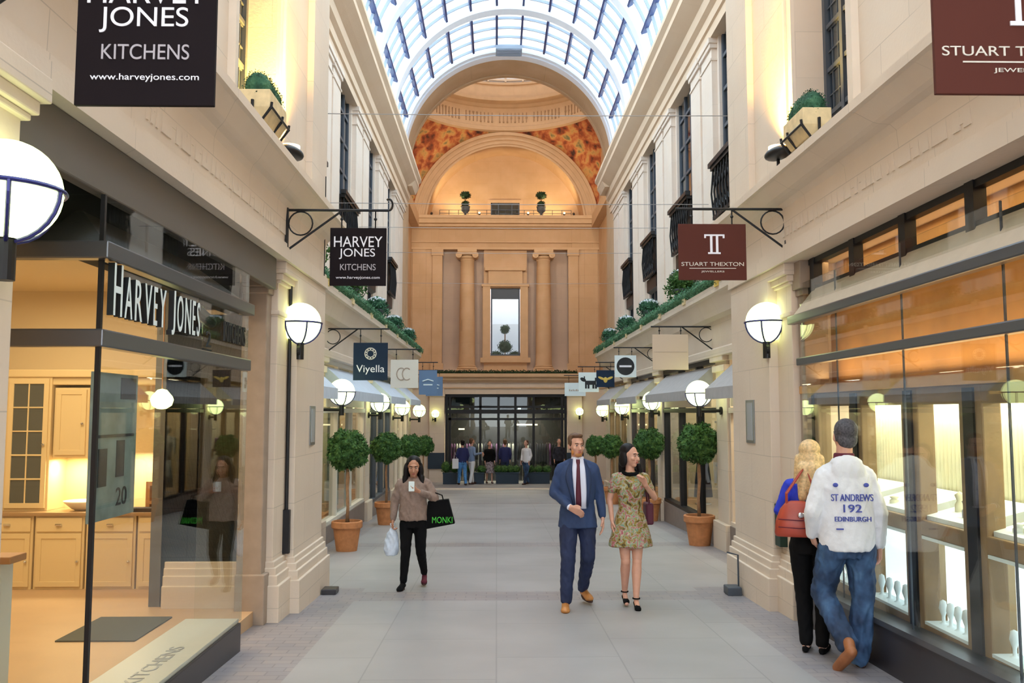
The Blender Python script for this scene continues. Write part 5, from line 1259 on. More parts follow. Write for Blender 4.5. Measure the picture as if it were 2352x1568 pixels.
class Head:
    def __init__(s, c, yaw=0, pitch=0, k=1.0): s.c = Vector(c); s.R = Matrix.Rotation(yaw, 3, 'Z') @ Matrix.Rotation(pitch, 3, 'X'); s.k = k
    def p(s, x, y, z): return s.c + s.R @ Vector((x*s.k, y*s.k, z*s.k))
    def el(s, mb, c, r, nu=16, nv=10): mb.ball(s.p(*c), [q*s.k for q in r], nu, nv, rot=s.R)
    def flesh(s, mb, fem=False):
        s.el(mb, (0, .012, .035), (.074, .094, .088)); s.el(mb, (0, -.030, -.020), (.060, .064, .080)); s.el(mb, (0, -.052, -.082), (.032 if fem else .038, .030, .030))
        s.el(mb, (0, -.015, -.055), (.052 if fem else .058, .055, .045))
        mb.cap(s.p(0, -.086, .012), s.p(0, -.112, -.030), .009*s.k, .014*s.k, 8); s.el(mb, (0, -.100, -.036), (.017, .014, .010)); s.el(mb, (0, -.083, .032), (.045, .014, .012))
        s.el(mb, (-.04, -.070, -.022), (.02, .02, .02)); s.el(mb, (.04, -.070, -.022), (.02, .02, .02)); s.el(mb, (0, -.088, -.060), (.022, .011, .009))
        for q in (-1, 1): s.el(mb, (q*.074, .012, -.005), (.011, .020, .033))
    def face(s, root, brow='hair_brown', lip='lip'):
        for q in (-1, 1):
            mb = MB(); s.el(mb, (q*.030, -.087, .008), (.0125, .009, .0055), 12, 8); e = mb.build('eye', 'eye_white', root, smooth=True)
            mb = MB(); s.el(mb, (q*.030, -.0945, .008), (.0068, .003, .0060), 10, 6); mb.build('iris', 'eye_dark', e, smooth=True)
            mb = MB(); mb.tube([s.p(q*.014, -.094, .027), s.p(q*.030, -.096, .032), s.p(q*.048, -.084, .027)], .0042*s.k, 6); mb.build('eyebrow', brow, root)
        mb = MB(); s.el(mb, (0, -.0955, -.0575), (.021, .006, .0045), 12, 6); s.el(mb, (0, -.0945, -.066), (.017, .006, .0045), 12, 6); mb.build('lips', lip, root, smooth=True)
def leg(mb, hip, kn, an, r=(.09, .06, .042)): mb.cap(hip, kn, r[0], r[1], 14); mb.cap(kn, an, r[1], r[2], 14)
def leg_flesh(mb, hip, kn, an, k=1):
    hip, kn, an = Vector(hip), Vector(kn), Vector(an)
    mb.cap(hip, hip.lerp(kn, .9), .082*k, .054*k, 14); mb.ball(kn, .053*k); m_ = kn.lerp(an, .28)+Vector((0, .012, 0)); mb.cap(kn, m_, .050*k, .056*k, 12); mb.cap(m_, an, .055*k, .031*k, 12)
def shoe(root, heel, d, mt, L_=.27, w_=.045, up=0, name='shoe', sole=True, low=False):
    heel = Vector(heel); d = Vector(d).normalized(); z = Vector((0, 0, 1)); t = d.cross(z).normalized(); u = t.cross(d).normalized()
    mb = MB(); f = lambda a, q, h: heel+d*a+t*q+u*h
    mb.cap(f(.03, 0, .045), f(.10, 0, .045), w_*.85, w_*.85); mb.cap(f(.10, 0, .04), f(L_-.06, 0, .03), w_*.85, w_*.92); mb.ball(f(L_-.055, 0, .028), (w_*1.02, .055, .03), rot=None)
    if not low: mb.cap(f(.045, 0, .05), f(.055, 0, .095), w_*.82, w_*.78)
    o = blob(name, mb, mt, root, .006, 3)
    if sole:
        mb = MB(); n_ = 16; P = []
        for k in range(n_):
            a = 2*PI*k/n_; P.append((L_/2+.01+(L_/2)*math.cos(a)*1.02, (w_*1.02)*math.sin(a)*(1 if math.cos(a) > 0 else .85)))
        vs = [f(a, q, 0) for a, q in P]+[f(a, q, .014) for a, q in P]; mb.add(vs, [tuple(range(n_)), tuple(range(2*n_-1, n_-1, -1))]+[(i, (i+1) % n_, (i+1) % n_+n_, i+n_) for i in range(n_)]); norm(mb.build('sole', 'sole', o))
    return o
def yoke(mb, zn, xs, zs, rn, rs, y=.01):
    for q in (-1, 1): mb.cap((q*.045, y, zn), (q*xs, y, zs), rn, rs)
def place(root, x, y, rz, sc=1, z=None):
    root.location = (x, y, fz(y) if z is None else z); root.rotation_euler = (0, 0, rz); root.scale = (sc,)*3

# ---- man in the blue suit
t = thing('person', 'man in a blue suit, white shirt and dark red tie walking towards the camera', 'person')
hd = Head((-.015, -.03, 1.63), yaw=.28)
LA = [(-.172, .01, 1.385), (-.245, .03, 1.15), (-.10, -.19, 1.02)]      # his right arm, bent across the waist
RA_ = [(.172, .01, 1.385), (.232, .03, 1.14), (.255, -.02, .895)]
mb = MB(); hd.flesh(mb); mb.cap((0, 0, 1.42), (-.01, -.015, 1.58), .062, .056); mb.loft([(0, 0, .86, .14, .10), (0, 0, 1.1, .13, .09), (0, 0, 1.38, .15, .09), (0, 0, 1.46, .07, .06)])
for A in (LA, RA_): mb.cap(A[0], A[1], .045, .035); mb.cap(A[1], A[2], .035, .027)
hand(mb, (-.10, -.19, 1.02), (.85, -.2, -.42), (.1, .7, -.4), (.35, -.5, .75), .8, 1.08); hand(mb, (.255, -.02, .895), (0.02, -.12, -1), (-1, -.15, 0), (-.1, -1, 0), .45, 1.08)
blob('body', mb, 'skin', t, .0065, 3); hd.face(t)
mb = MB(); hd.el(mb, (0, .030, .062), (.079, .090, .075)); hd.el(mb, (0, -.035, .105), (.060, .045, .028)); hd.el(mb, (-.068, .01, .035), (.014, .05, .045)); hd.el(mb, (.068, .01, .035), (.014, .05, .045)); hd.el(mb, (0, .07, .0), (.062, .035, .06)); blob('hair', mb, 'hair_brown', t, .007, 3)
mb = MB(); hd.el(mb, (0, -.062, -.088), (.036, .026, .024)); hd.el(mb, (-.050, -.025, -.062), (.012, .032, .030)); hd.el(mb, (.050, -.025, -.062), (.012, .032, .030)); blob('beard', mb, 'tan_leather', t, .006, 4)
mb = MB(); mb.loft([(0, .0, .80, .205, .135), (0, .005, .92, .19, .13), (0, 0, 1.05, .172, .118), (0, 0, 1.2, .19, .125), (0, .005, 1.34, .195, .122), (0, .01, 1.41, .175, .10), (0, .015, 1.455, .11, .08), (0, .015, 1.48, .09, .07), (0, .015, 1.50, .075, .065)], 28)
for A in (LA, RA_): e = Vector(A[2]).lerp(Vector(A[1]), .12); mb.cap(A[0], A[1], .060, .052); mb.cap(A[1], e, .052, .042)
yoke(mb, 1.475, .165, 1.40, .035, .056); jk = blob('jacket', mb, 'suit_blue', t, .009, 5)
def patch(name, mt, root, rows, th=.012):             # rows: (z, x0, x1, y0, y1) strips following the chest
    mb = MB(); n_ = len(rows); m_ = 7; vs = []
    for (z, x0, x1, y0, y1) in rows:
        for k in range(m_): u = k/(m_-1); x = x0+(x1-x0)*u; y = y0+(y1-y0)*u - .012*math.sin(PI*u); vs.append((x, y, z))
    N_ = len(vs); vs += [(x, y+th, z) for x, y, z in vs]; fs = []
    for i in range(n_-1):
        for k in range(m_-1): q = (i*m_+k, i*m_+k+1, (i+1)*m_+k+1, (i+1)*m_+k); fs += [q, tuple(a+N_ for a in reversed(q))]
    for i in range(n_-1): fs += [(i*m_, (i+1)*m_, (i+1)*m_+N_, i*m_+N_), (i*m_+m_-1, i*m_+m_-1+N_, (i+1)*m_+m_-1+N_, (i+1)*m_+m_-1)]
    for k in range(m_-1): fs += [(k, k+N_, k+1+N_, k+1), ((n_-1)*m_+k, (n_-1)*m_+k+1, (n_-1)*m_+k+1+N_, (n_-1)*m_+k+N_)]
    mb.add(vs, fs); return norm(mb.build(name, mt, root, smooth=True))
patch('shirt', 'shirt_white', t, [(1.00, -.035, .075, -.128, -.128), (1.10, -.045, .080, -.128, -.128), (1.22, -.055, .080, -.133, -.133), (1.34, -.065, .078, -.128, -.126), (1.42, -.066, .074, -.108, -.106), (1.475, -.055, .058, -.078, -.078), (1.515, -.05, .05, -.066, -.066)], .05)
patch('tie', 'tie_red', t, [(1.02, -.030, .022, -.152, -.152), (1.10, -.034, .022, -.154, -.154), (1.25, -.030, .014, -.158, -.158), (1.38, -.024, .010, -.150, -.150), (1.44, -.018, .010, -.126, -.126), (1.47, -.024, .016, -.108, -.108), (1.495, -.022, .016, -.092, -.092)], .03)
for q in (-1, 1):
    patch('lapel', 'suit_lapel', jk, [(1.02, q*.055+.02, q*.075+.02, -.134, -.132), (1.16, q*.065+.015, q*.105+.01, -.138, -.130), (1.30, q*.070+.005, q*.135, -.136, -.118), (1.38, q*.070, q*.125, -.128, -.100), (1.46, q*.060, q*.085, -.092, -.075), (1.50, q*.055, q*.07, -.07, -.05)], .02)
    mb = MB(); mb.hull8([(q*.015-.004, -.088, 1.485), (q*.060, -.075, 1.465), (q*.070, -.03, 1.49), (q*.03, -.03, 1.49), (q*.012-.004, -.082, 1.515), (q*.052, -.062, 1.52), (q*.06, -.02, 1.525), (q*.03, -.02, 1.52)]); norm(mb.build('collar', 'shirt_white', t))
mb = MB(); mb.cap(Vector(LA[2]).lerp(Vector(LA[1]), .16), Vector(LA[2]).lerp(Vector(LA[1]), .05), .036, .034); mb.build('cuff', 'shirt_white', t, smooth=True)
mb = MB(); mb.loft([(0, 0, .80, .165, .115), (0, 0, .90, .160, .112), (0, 0, 1.0, .150, .105)], 24)
leg(mb, (-.095, 0, .84), (-.115, -.13, .50), (-.14, -.155, .10), (.098, .075, .060)); leg(mb, (.095, 0, .84), (.095, -.06, .50), (.075, .21, .15), (.098, .072, .057))
blob('trousers', mb, 'suit_trouser', t, .009, 4)
shoe(t, (-.14, -.09, 0), (-.10, -1, 0), 'tan_leather', .29, .046); shoe(t, (.075, .30, .055), (.22, -1, -.10), 'tan_leather', .28, .046)
p = at(1328, 1380, 8.95); place(t, p.x, 8.95, .02, .985)

# ---- woman in the floral dress
t = thing('person', 'dark-haired woman in a floral knee-length dress walking beside the suited man', 'person')
hd = Head((.0, -.02, 1.50), yaw=.75, k=.97)
A1 = [(-.155, 0, 1.275), (-.205, .03, 1.06), (-.19, -.02, .86)]; A2 = [(.155, 0, 1.275), (.25, .01, 1.08), (.13, -.17, 1.22)]
mb = MB(); hd.flesh(mb, True); mb.cap((0, 0, 1.30), (0, -.01, 1.44), .046, .045); mb.loft([(0, 0, .8, .14, .10), (0, 0, 1.0, .10, .08), (0, 0, 1.2, .12, .085), (0, 0, 1.30, .12, .07), (0, 0, 1.35, .05, .05)])
for A in (A1, A2): mb.cap(A[0], A[1], .040, .031); mb.cap(A[1], A[2], .031, .023)
hand(mb, A1[2], (0, -.1, -1), (1, 0, 0), (0, -1, 0), .5, .95); hand(mb, A2[2], (-.35, -.3, .9), (-.6, -.7, 0), (-.7, .4, .3), 1.2, .95)
leg_flesh(mb, (-.075, 0, .80), (-.06, -.05, .45), (-.055, .07, .13), .92); leg_flesh(mb, (.075, 0, .80), (.05, -.08, .45), (.03, -.13, .10), .92)
for a, q in (((-.055, .07, .10), (-.055, -.06, .035)), ((.03, -.13, .075), (.03, -.26, .02))): mb.cap(a, q, .026, .022)
blob('body', mb, 'skin', t, .0065, 3); hd.face(t, 'hair_black')
mb = MB(); hd.el(mb, (0, .030, .060), (.086, .094, .080)); hd.el(mb, (-.075, .035, -.03), (.028, .055, .085)); hd.el(mb, (.068, .045, -.03), (.028, .05, .085)); hd.el(mb, (0, .085, -.05), (.075, .04, .11)); mb.cap((.09, -.01, 1.40), (.11, .0, 1.32), .03, .022); mb.cap((-.075, .03, 1.42), (-.085, .04, 1.32), .04, .026); blob('hair', mb, 'hair_black', t, .008, 4)
mb = MB(); mb.loft([(0, 0, .595, .225, .175), (0, 0, .62, .222, .172), (0, 0, .75, .19, .145), (0, 0, .88, .155, .115), (0, 0, .98, .118, .092), (0, -.01, 1.08, .125, .10), (0, -.015, 1.18, .148, .115), (0, 0, 1.27, .150, .085), (0, 0, 1.325, .10, .062), (0, 0, 1.345, .06, .05)], 28)
for q in (-1, 1): mb.cap((q*.148, 0, 1.27), (q*(.18 if q < 0 else .20), .01, 1.17), .052, .052)
yoke(mb, 1.325, .145, 1.285, .028, .048, 0); blob('dress', mb, 'floral', t, .009, 5)
mb = MB(); mb.tube([(.072*math.cos(a*PI/10), -.008+.066*math.sin(a*PI/10), 1.338-.018*math.sin(-a*PI/10)) for a in range(20)], .020, 8, closed=True); blob('collar', mb, 'black_cloth', t, .006, 3)
for hx, hy, z in ((-.055, .13, .055), (.03, -.08, .03)):
    mb = MB(); mb.cap((hx, hy-.17, z-.005), (hx, hy-.10, z), .032, .030); mb.cap((hx, hy-.01, z+.02), (hx, hy-.01, z-.02), .024, .014); mb.cap((hx, hy-.10, z-.01), (hx, hy, z+.005), .018, .018)
    sh = blob('shoe', mb, 'black_cloth', t, .005, 2); mb = MB(); mb.tube([(hx+.034*math.cos(a), hy-.055+.034*math.sin(a), z+.075) for a in [k*PI/6 for k in range(12)]], .007, 6, closed=True); mb.build('ankle_strap', 'black_cloth', sh)
mb = MB(); mb.cap((.155, .02, 1.26), (.20, .06, .90), .014, .012); mb.tube([(.15, -.045, 1.28), (.185, -.04, 1.1), (.215, 0, .95)], .010, 6)
p = at(1450, 1385, 8.95); place(t, p.x, 8.95, 0, 1.0)
hb = thing('shoulder_bag', 'dark red shoulder bag hanging behind the floral dress elbow', 'bag', (p.x+.24, 9.05, fz(9)+.86))
mb = MB(); mb.box(p.x+.17, p.x+.25, 9.0, 9.2, fz(9)+.80, fz(9)+1.02); mb.build('pouch', 'tie_red', hb, bevel=.02); mb = MB(); mb.tube([(p.x+.21, 9.02, fz(9)+1.0), (p.x+.17, 9.03, fz(9)+1.30), (p.x+.15, 8.98, fz(9)+1.355), (p.x+.17, 9.08, fz(9)+1.28), (p.x+.21, 9.16, fz(9)+1.0)], .009, 6); mb.build('strap', 'tie_red', hb)

# ---- walker with shopping bags
t = thing('person', 'dark-haired walker in a taupe jumper and black trousers carrying two bags', 'person')
hd = Head((0, -.03, 1.485), yaw=.1, pitch=.15, k=1.06)
A1 = [(-.165, 0, 1.275), (-.235, .02, 1.06), (-.25, -.03, .83)]; A2 = [(.165, 0, 1.275), (.27, .0, 1.10), (.09, -.20, 1.20)]
mb = MB(); hd.flesh(mb, True); mb.cap((0, 0, 1.30), (0, -.015, 1.44), .046, .045); mb.loft([(0, 0, .85, .12, .09), (0, 0, 1.2, .12, .085), (0, 0, 1.35, .05, .05)])
for A in (A1, A2): mb.cap(A[0], A[1], .038, .030); mb.cap(A[1], A[2], .030, .023)
hand(mb, A1[2], (-.05, -.1, -1), (1, 0, 0), (0, -1, 0), 1.3, .95); hand(mb, A2[2], (-.8, -.3, .3), (0, .5, .8), (-.2, -.6, .7), .9, .95)
blob('body', mb, 'skin_tan', t, .0065, 3); hd.face(t, 'hair_black')
mb = MB(); hd.el(mb, (0, .025, .055), (.088, .092, .082)); hd.el(mb, (-.088, .02, -.07), (.034, .055, .12)); hd.el(mb, (.086, .02, -.07), (.036, .055, .12)); hd.el(mb, (0, .08, -.06), (.085, .04, .14)); mb.cap((-.10, -.02, 1.36), (-.125, -.03, 1.26), .04, .022); mb.cap((.10, -.02, 1.36), (.12, -.04, 1.25), .04, .022); blob('hair', mb, 'hair_black', t, .008, 4)
mb = MB(); mb.loft([(0, 0, .83, .172, .13), (0, 0, .90, .178, .135), (0, 0, 1.05, .17, .125), (0, 0, 1.2, .172, .12), (0, 0, 1.28, .16, .095), (0, 0, 1.335, .09, .065), (0, 0, 1.355, .06, .05)], 26)
for A in (A1, A2): e = Vector(A[2]).lerp(Vector(A[1]), .10); mb.cap(A[0], A[1], .062, .055); mb.cap(A[1], e, .055, .036)
yoke(mb, 1.335, .16, 1.29, .035, .055); blob('jumper', mb, 'sweater_taupe', t, .009, 4)
mb = MB(); mb.loft([(0, 0, .74, .15, .11), (0, 0, .92, .145, .11)], 22); leg(mb, (-.085, 0, .78), (-.085, -.08, .43), (-.105, -.10, .11), (.088, .062, .045)); leg(mb, (.085, 0, .78), (.10, -.03, .44), (.125, .20, .15), (.088, .062, .043)); blob('trousers', mb, 'black_cloth', t, .009, 4)
shoe(t, (-.105, -.05, 0), (-.15, -1, 0), 'black_cloth', .25, .042); shoe(t, (.125, .27, .06), (.05, -1, -.15), 'collar_maroon', .24, .040)
p = at(948, 1340, 10.1); place(t, p.x, 10.1, 0, .915); K = .915; bx, by_, bz = p.x, 10.1, fz(10.1)
def wl(x, y, z): return (bx+x*K, by_+y*K, bz+z*K)
ph_ = MB(); c = wl(.0, -.245, 1.26); ph_.box(c[0]-.035, c[0]+.03, c[1]-.006, c[1]+.004, c[2]-.05, c[2]+.06); tag(ph_.build('mobile_phone', 'sign_white', bevel=.006), 'pale phone held up in the hand of the walker in the taupe jumper', 'phone')
sb = thing('shopping_bag', 'black shopping bag with green lettering on the walker\'s forearm', 'bag', wl(.36, -.02, .78))
mb = MB(); P = [wl(.16, -.03, .72), wl(.52, -.06, .79), wl(.52, .06, .79), wl(.16, .09, .72), wl(.18, -.03, 1.06), wl(.44, -.06, 1.09), wl(.44, .06, 1.09), wl(.18, .09, 1.06)]; mb.hull8(P); norm(mb.build('bag_body', 'black_cloth', sb, bevel=.006))
mb = MB(); mb.tube([wl(.22, -.03, 1.05), wl(.22, -.04, 1.14), wl(.27, -.03, 1.17), wl(.36, -.05, 1.14), wl(.38, -.05, 1.06)], .007, 6); mb.build('handle', 'black_cloth', sb)
text('lettering', 'MONKI', .07, (bx+.365*K, by_-.055*K-.012, bz+.80*K), 'ink_green', sb, width=.23, ext=.004)
cb_ = thing('carrier_bag', 'pale blue-white plastic carrier bag hanging from the walker\'s hand', 'bag', wl(-.26, 0, .42))
mb = MB(); mb.loft([(bx-.262*K, by_-.02, bz+.40*K, .070, .035), (bx-.27*K, by_-.02, bz+.46*K, .085, .045), (bx-.265*K, by_-.02, bz+.58*K, .080, .05), (bx-.26*K, by_-.02, bz+.68*K, .055, .035), (bx-.25*K, by_-.03, bz+.745*K, .018, .012)], 20); blob('bag_body', mb, 'plastic_bag', cb_, .007, 3)
mb = MB(); mb.tube([wl(-.255, -.03, .73), wl(-.225, -.04, .79), wl(-.25, -.05, .80), wl(-.28, -.04, .79), wl(-.255, -.03, .73)], .006, 6); mb.build('handle', 'plastic_bag', cb_)

# ---- man in the white hoodie, seen from behind
t = thing('person', 'grey-haired man in a white printed hoodie and jeans with his back to the camera', 'person')
hd = Head((-.02, -.03, 1.66), yaw=0, pitch=-.05, k=1.05)        # faces -y in his own frame, turned round when placed
A1 = [(-.160, .01, 1.36), (-.235, .03, 1.10), (-.245, -.02, .86)]; A2 = [(.160, .01, 1.36), (.25, .03, 1.11), (.235, -.06, .93)]
mb = MB(); hd.flesh(mb); mb.cap((0, 0, 1.42), (-.01, -.01, 1.60), .062, .058); mb.loft([(0, 0, .86, .14, .10), (0, 0, 1.38, .15, .09), (0, 0, 1.46, .07, .06)])
for A in (A1, A2): mb.cap(A[0], A[1], .045, .035); mb.cap(A[1], A[2], .035, .028)
hand(mb, A1[2], (.05, -.05, -1), (1, 0, 0), (0, -1, 0), .7, 1.08); hand(mb, A2[2], (-.4, -.5, -.8), (-1, 0, 0), (0, -1, 0), .7, 1.08)
blob('body', mb, 'skin', t, .0065, 3); hd.face(t, 'hair_grey')
mb = MB(); hd.el(mb, (0, .030, .050), (.081, .092, .083)); hd.el(mb, (0, .058, -.02), (.070, .050, .062)); hd.el(mb, (-.068, .02, .01), (.012, .04, .045)); hd.el(mb, (.068, .02, .01), (.012, .04, .045)); blob('hair', mb, 'hair_grey', t, .007, 2)
mb = MB(); mb.loft([(0, 0, .83, .190, .145), (0, 0, .87, .200, .15), (0, .0, 1.0, .202, .152), (0, 0, 1.15, .203, .145), (0, .005, 1.28, .208, .14), (0, .01, 1.38, .185, .12), (0, .015, 1.45, .125, .095), (0, .015, 1.50, .09, .075)], 28)
for A in (A1, A2): e = Vector(A[2]).lerp(Vector(A[1]), .06); mb.cap(A[0], A[1], .068, .062); mb.cap(A[1], e, .062, .044)
mb.ball((0, .085, 1.415), (.125, .055, .115)); mb.ball((0, .05, 1.475), (.115, .07, .045))
yoke(mb, 1.46, .155, 1.375, .045, .064); hj_ = blob('hoodie', mb, 'hoodie', t, .009, 4)
mb = MB(); mb.loft([(0, .005, 1.49, .080, .072), (0, .0, 1.54, .072, .066)], 20); blob('collar', mb, 'collar_maroon', t, .007, 2)
for body, z, h, w_ in (('ST ANDREWS', 1.20, .050, .30), ('192', 1.12, .056, .13), ('EDINBURGH', 1.055, .034, .26)): text('printed_lettering', body, h, (0, .146 if z < 1.2 else .142, z), 'ink_blue', hj_, face='back', width=w_, ext=.012)
mb = MB(); mb.ball((.115, .142, 1.315), (.020, .006, .016), 10, 6); mb.ball((-.105, .144, 1.315), (.020, .006, .016), 10, 6); mb.box(.07, .12, .148, .156, .995, 1.005); mb.build('printed_mark', 'ink_blue', hj_)
mb = MB(); mb.loft([(0, 0, .78, .165, .125), (0, .01, .86, .175, .135), (0, 0, .95, .17, .12)], 24)
# in his own frame +x is to the left in the picture: the bent leg is at +x
leg(mb, (.10, 0, .84), (.155, -.10, .50), (.075, .19, .19), (.108, .082, .072)); leg(mb, (-.10, 0, .84), (-.105, 0, .48), (-.055, .04, .08), (.108, .083, .074))
blob('jeans', mb, 'jeans', t, .009, 3)
mb = MB()
heel = V(.085, .285, .17); toe = V(.135, .13, .02)
mb.cap(heel, heel.lerp(toe, .45), .040, .043); mb.cap(heel.lerp(toe, .4), toe, .043, .036); mb.cap(heel+V(0, -.03, .02), heel+V(0, -.05, .05), .04, .04); blob('shoe', mb, 'brown_leather', t, .006, 3)
shoe(t, (-.055, .085, 0), (-.25, -1, 0), 'brown_leather', .29, .048)
p = at(1952, 1500, 6.58); place(t, p.x, 6.58, PI-.05, 1.015)

# ---- blonde woman beside him
t = thing('person', 'blonde woman in a blue top and black trousers facing the jeweller window', 'person')
hd = Head((0, -.02, 1.52), yaw=0, k=.98)
A1 = [(-.155, 0, 1.275), (-.20, -.02, 1.06), (-.14, -.20, 1.02)]; A2 = [(.155, 0, 1.275), (.235, .02, 1.08), (.17, -.18, 1.02)]
mb = MB(); hd.flesh(mb, True); mb.cap((0, 0, 1.30), (0, -.01, 1.44), .046, .045); mb.loft([(0, 0, .85, .12, .09), (0, 0, 1.2, .12, .085), (0, 0, 1.35, .05, .05)])
for A in (A1, A2): mb.cap(A[0], A[1], .04, .031); mb.cap(A[1], A[2], .031, .023)
hand(mb, A1[2], (.5, -.8, .2), (0, 0, 1), (1, .3, 0), .8, .95); hand(mb, A2[2], (-.5, -.8, .2), (0, 0, 1), (-1, .3, 0), .8, .95)
leg_flesh(mb, (-.08, 0, .8), (-.07, -.02, .45), (-.06, .03, .09), .9); leg_flesh(mb, (.08, 0, .8), (.07, -.02, .45), (.06, .02, .09), .9)
for q in (-1, 1): mb.cap((q*.06, .04, .055), (q*.065, -.12, .03), .030, .026)
blob('body', mb, 'skin_pale', t, .0065, 3); hd.face(t, 'hair_blonde')
mb = MB(); hd.el(mb, (0, .028, .052), (.086, .094, .083)); hd.el(mb, (0, .07, -.06), (.088, .055, .14)); mb.cap((.03, .075, 1.42), (.045, .11, 1.20), .065, .035); mb.cap((-.03, .075, 1.42), (-.045, .105, 1.22), .065, .035); mb.cap((.08, .02, 1.50), (.10, .03, 1.28), .035, .03); mb.cap((-.08, .02, 1.50), (-.09, .03, 1.30), .035, .03); blob('hair', mb, 'hair_blonde', t, .008, 3)
mb = MB(); mb.loft([(0, 0, .86, .155, .12), (0, 0, .96, .14, .11), (0, 0, 1.08, .138, .105), (0, 0, 1.2, .155, .11), (0, 0, 1.29, .15, .09), (0, 0, 1.335, .08, .06)], 24)
for A in (A1, A2): mb.cap(A[0], A[1], .058, .05); mb.cap(A[1], Vector(A[1]).lerp(Vector(A[2]), .3), .05, .04)
yoke(mb, 1.32, .15, 1.28, .03, .052); blob('top', mb, 'top_blue', t, .009, 4)
mb = MB(); mb.loft([(0, 0, .76, .155, .125), (0, .01, .84, .165, .13), (0, 0, .95, .15, .115)], 22); leg(mb, (-.085, 0, .80), (-.075, -.02, .45), (-.06, .03, .09), (.095, .068, .052)); leg(mb, (.085, 0, .80), (.075, -.02, .45), (.06, .03, .09), (.095, .068, .052)); blob('trousers', mb, 'black_cloth', t, .009, 4)
for q in (-1, 1):
    mb = MB(); mb.cap((q*.062, .055, .028), (q*.07, -.05, .022), .028, .028); mb.cap((q*.07, -.05, .02), (q*.075, -.15, .018), .028, .026); blob('shoe', mb, 'black_cloth', t, .006, 2)
p = at(1872, 1490, 7.0); place(t, p.x, 7.0, PI-.5, 1.01); bx, by_, bz = p.x, 7.0, fz(7.0)
hb = thing('handbag', 'large red-brown leather handbag with a silver clasp on the blonde woman\'s arm', 'bag', (bx-.16, by_-.06, bz+.78))
cxh = at(1832, 1190, 6.86); mb = MB(); hx, hz = cxh.x, cxh.z; hy = 6.86
def RX(x, y): c, q = math.cos(-.25), math.sin(-.25); return (hx+x*c-y*q, hy+x*q+y*c)
secs = [(-.135, .17, .085), (-.11, .175, .095), (-.02, .165, .09), (.07, .13, .07), (.12, .09, .05), (.135, .05, .03)]
n_ = 24; vs = []
for z, ax_, ay_ in secs:
    for k in range(n_):
        a = 2*PI*k/n_; c, q = math.cos(a), math.sin(a); x = ax_*math.copysign(abs(c)**.5, c); y = ay_*math.copysign(abs(q)**.6, q); u = RX(x, y); vs.append((u[0], u[1], hz+z))
mb.add(vs, [(i*n_+k, i*n_+(k+1) % n_, (i+1)*n_+(k+1) % n_, (i+1)*n_+k) for i in range(len(secs)-1) for k in range(n_)]+[tuple(range(n_-1, -1, -1)), tuple((len(secs)-1)*n_+k for k in range(n_))]); norm(mb.build('bag_body', 'bag_leather', hb, smooth=True, bevel=.004))
mb = MB(); u = RX(.02, -.098); mb.ball((u[0], u[1], hz+.035), (.028, .010, .022), 12, 8); mb.build('clasp', 'chrome', hb, smooth=True)
mb = MB()
for z in (.0, -.06): 
    a, b_ = RX(-.15, -.080), RX(.15, -.080); m_ = RX(0, -.099); mb.tube([(a[0], a[1], hz+z), (m_[0], m_[1], hz+z-.006), (b_[0], b_[1], hz+z)], .004, 6)
mb.build('seam', 'collar_maroon', hb)
mb = MB()
for q in (-.03, .03): a, b_, m_ = RX(-.08, q), RX(.10, q), RX(.03, q*.3); mb.tube([(a[0], a[1], hz+.10), (a[0]-.0, a[1], hz+.19), (m_[0]+.02, m_[1]+.04, hz+.36), (m_[0]+.06, m_[1]+.06, hz+.40), (b_[0]+.04, b_[1]+.05, hz+.24), (b_[0], b_[1], hz+.10)], .009, 6)
mb.build('handle', 'bag_leather', hb)

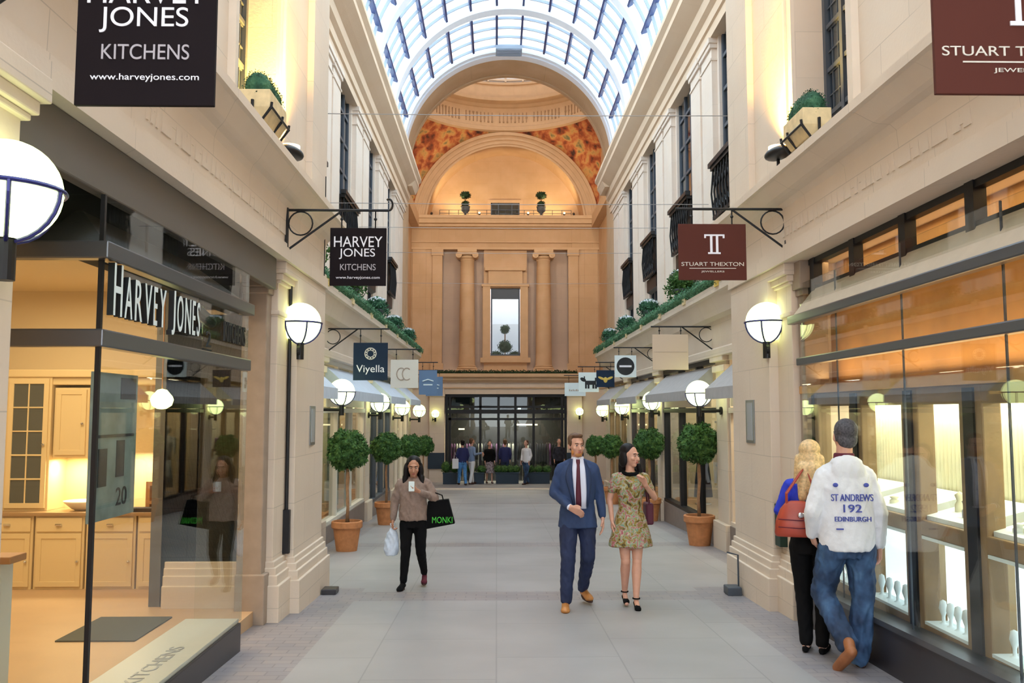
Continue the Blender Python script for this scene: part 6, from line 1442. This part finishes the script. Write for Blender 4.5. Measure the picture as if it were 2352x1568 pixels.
# ---- small figures at the far end
def far_person(px, y, hgt, rz, top, legs_, hair, label, skirt=False, stride=.12, sk='skin', arm=0, z=None):
    t = thing('person', label, 'person'); hd = Head((0, -.02, 1.60), k=1.0)
    arms = [[(-.17, 0, 1.34), (-.23, .02, 1.12), (-.2, -.08-arm, .9+arm*.9)], [(.17, 0, 1.34), (.23, .02, 1.12), (.2, -.08, .9)]]
    mb = MB(); hd.flesh(mb); mb.cap((0, 0, 1.38), (0, -.01, 1.52), .055, .05); mb.loft([(0, 0, .85, .13, .1), (0, 0, 1.3, .14, .09), (0, 0, 1.42, .06, .05)], 14)
    for A in arms: mb.cap(A[0], A[1], .042, .034, 8); mb.cap(A[1], A[2], .034, .026, 8); hand(mb, A[2], (0, -.1, -1), (1, 0, 0), (0, -1, 0), .5, 1.0)
    for q in (-1, 1) if skirt else (): mb.cap((q*.085, 0, .85), (q*.09, -stride*.4*q-.02, .48), .07, .05, 8); mb.cap((q*.09, -stride*.4*q-.02, .48), (q*.09, -stride*q, .09), .05, .035, 8)
    blob('body', mb, sk, t, .014, 2)
    mb = MB(); hd.el(mb, (0, .03, .05), (.085, .095, .08)); 
    if hair != 'hair_grey': hd.el(mb, (0, .06, -.02), (.08, .05, .08))
    blob('hair', mb, hair, t, .014, 2)
    mb = MB(); mb.loft([(0, 0, .84, .165, .12), (0, 0, 1.1, .16, .115), (0, 0, 1.32, .18, .11), (0, 0, 1.41, .10, .07)], 16)
    for A in arms: mb.cap(A[0], A[1], .06, .05, 8); mb.cap(A[1], Vector(A[1]).lerp(Vector(A[2]), .8), .05, .04, 8)
    yoke(mb, 1.40, .16, 1.35, .035, .055); blob('top', mb, top, t, .016, 3)
    mb = MB()
    if skirt: mb.loft([(0, 0, .42, .24, .2), (0, 0, .7, .19, .15), (0, 0, .92, .15, .115)], 18)
    else:
        mb.loft([(0, 0, .8, .155, .12), (0, 0, .92, .15, .115)], 16)
        for q in (-1, 1): leg(mb, (q*.085, 0, .82), (q*.09, -stride*.4*q-.02, .48), (q*.09, -stride*q, .10), (.095, .07, .058))
    blob('skirt' if skirt else 'trousers', mb, legs_, t, .016, 3)
    for q in (-1, 1): mb = MB(); mb.cap((q*.09, -stride*q+.03, .04), (q*.095, -stride*q-.13, .035), .04, .038, 8); mb.build('shoe', 'sole', t, smooth=True)
    x = at(px, 1080, y).x; place(t, x, y, rz, hgt/1.72, z); return x
far_person(1062, 33.6, 1.72, PI+.3, 'navy_top', 'jeans_light', 'hair_black', 'small far figure in a navy top and bright blue jeans', stride=.16)
far_person(1083, 34.1, 1.78, 2.2, 'sky_top', 'white_top', 'hair_brown', 'small far figure in a grey-blue top with one arm stretched out', arm=.3)
far_person(1124, 34.9, 1.66, .2, 'black_cloth', 'pattern_skirt', 'hair_black', 'small far figure in a dark top and patterned skirt', skirt=True)
far_person(1160, 35.3, 1.74, PI, 'navy_top', 'suit_trouser', 'hair_brown', 'small far figure in a navy jacket behind the middle planter')
far_person(1209, 34.0, 1.70, -.7, 'white_top', 'jeans', 'hair_brown', 'small far figure in a white top and dark jeans walking right of centre', stride=.22)
far_person(1284, 35.2, 1.76, .1, 'garment_dark', 'black_cloth', 'hair_grey', 'small far figure in dark patterned clothes left of the suited man')
wb = thing('tote_bag', 'white bag held by the small far figure in bright blue jeans', 'bag'); x = at(1046, 1060, 33.5).x; wb.location = (x, 33.5, fz(33.5)+.6)
mb = MB(); mb.box(x-.12, x+.12, 33.45, 33.55, fz(33.5)+.62, fz(33.5)+1.0); mb.build('bag_body', 'white_top', wb, bevel=.02); mb = MB(); mb.tube([(x-.06, 33.5, fz(33.5)+1.0), (x-.02, 33.5, fz(33.5)+1.25), (x+.06, 33.5, fz(33.5)+1.0)], .012, 6); mb.build('handle', 'white_top', wb)
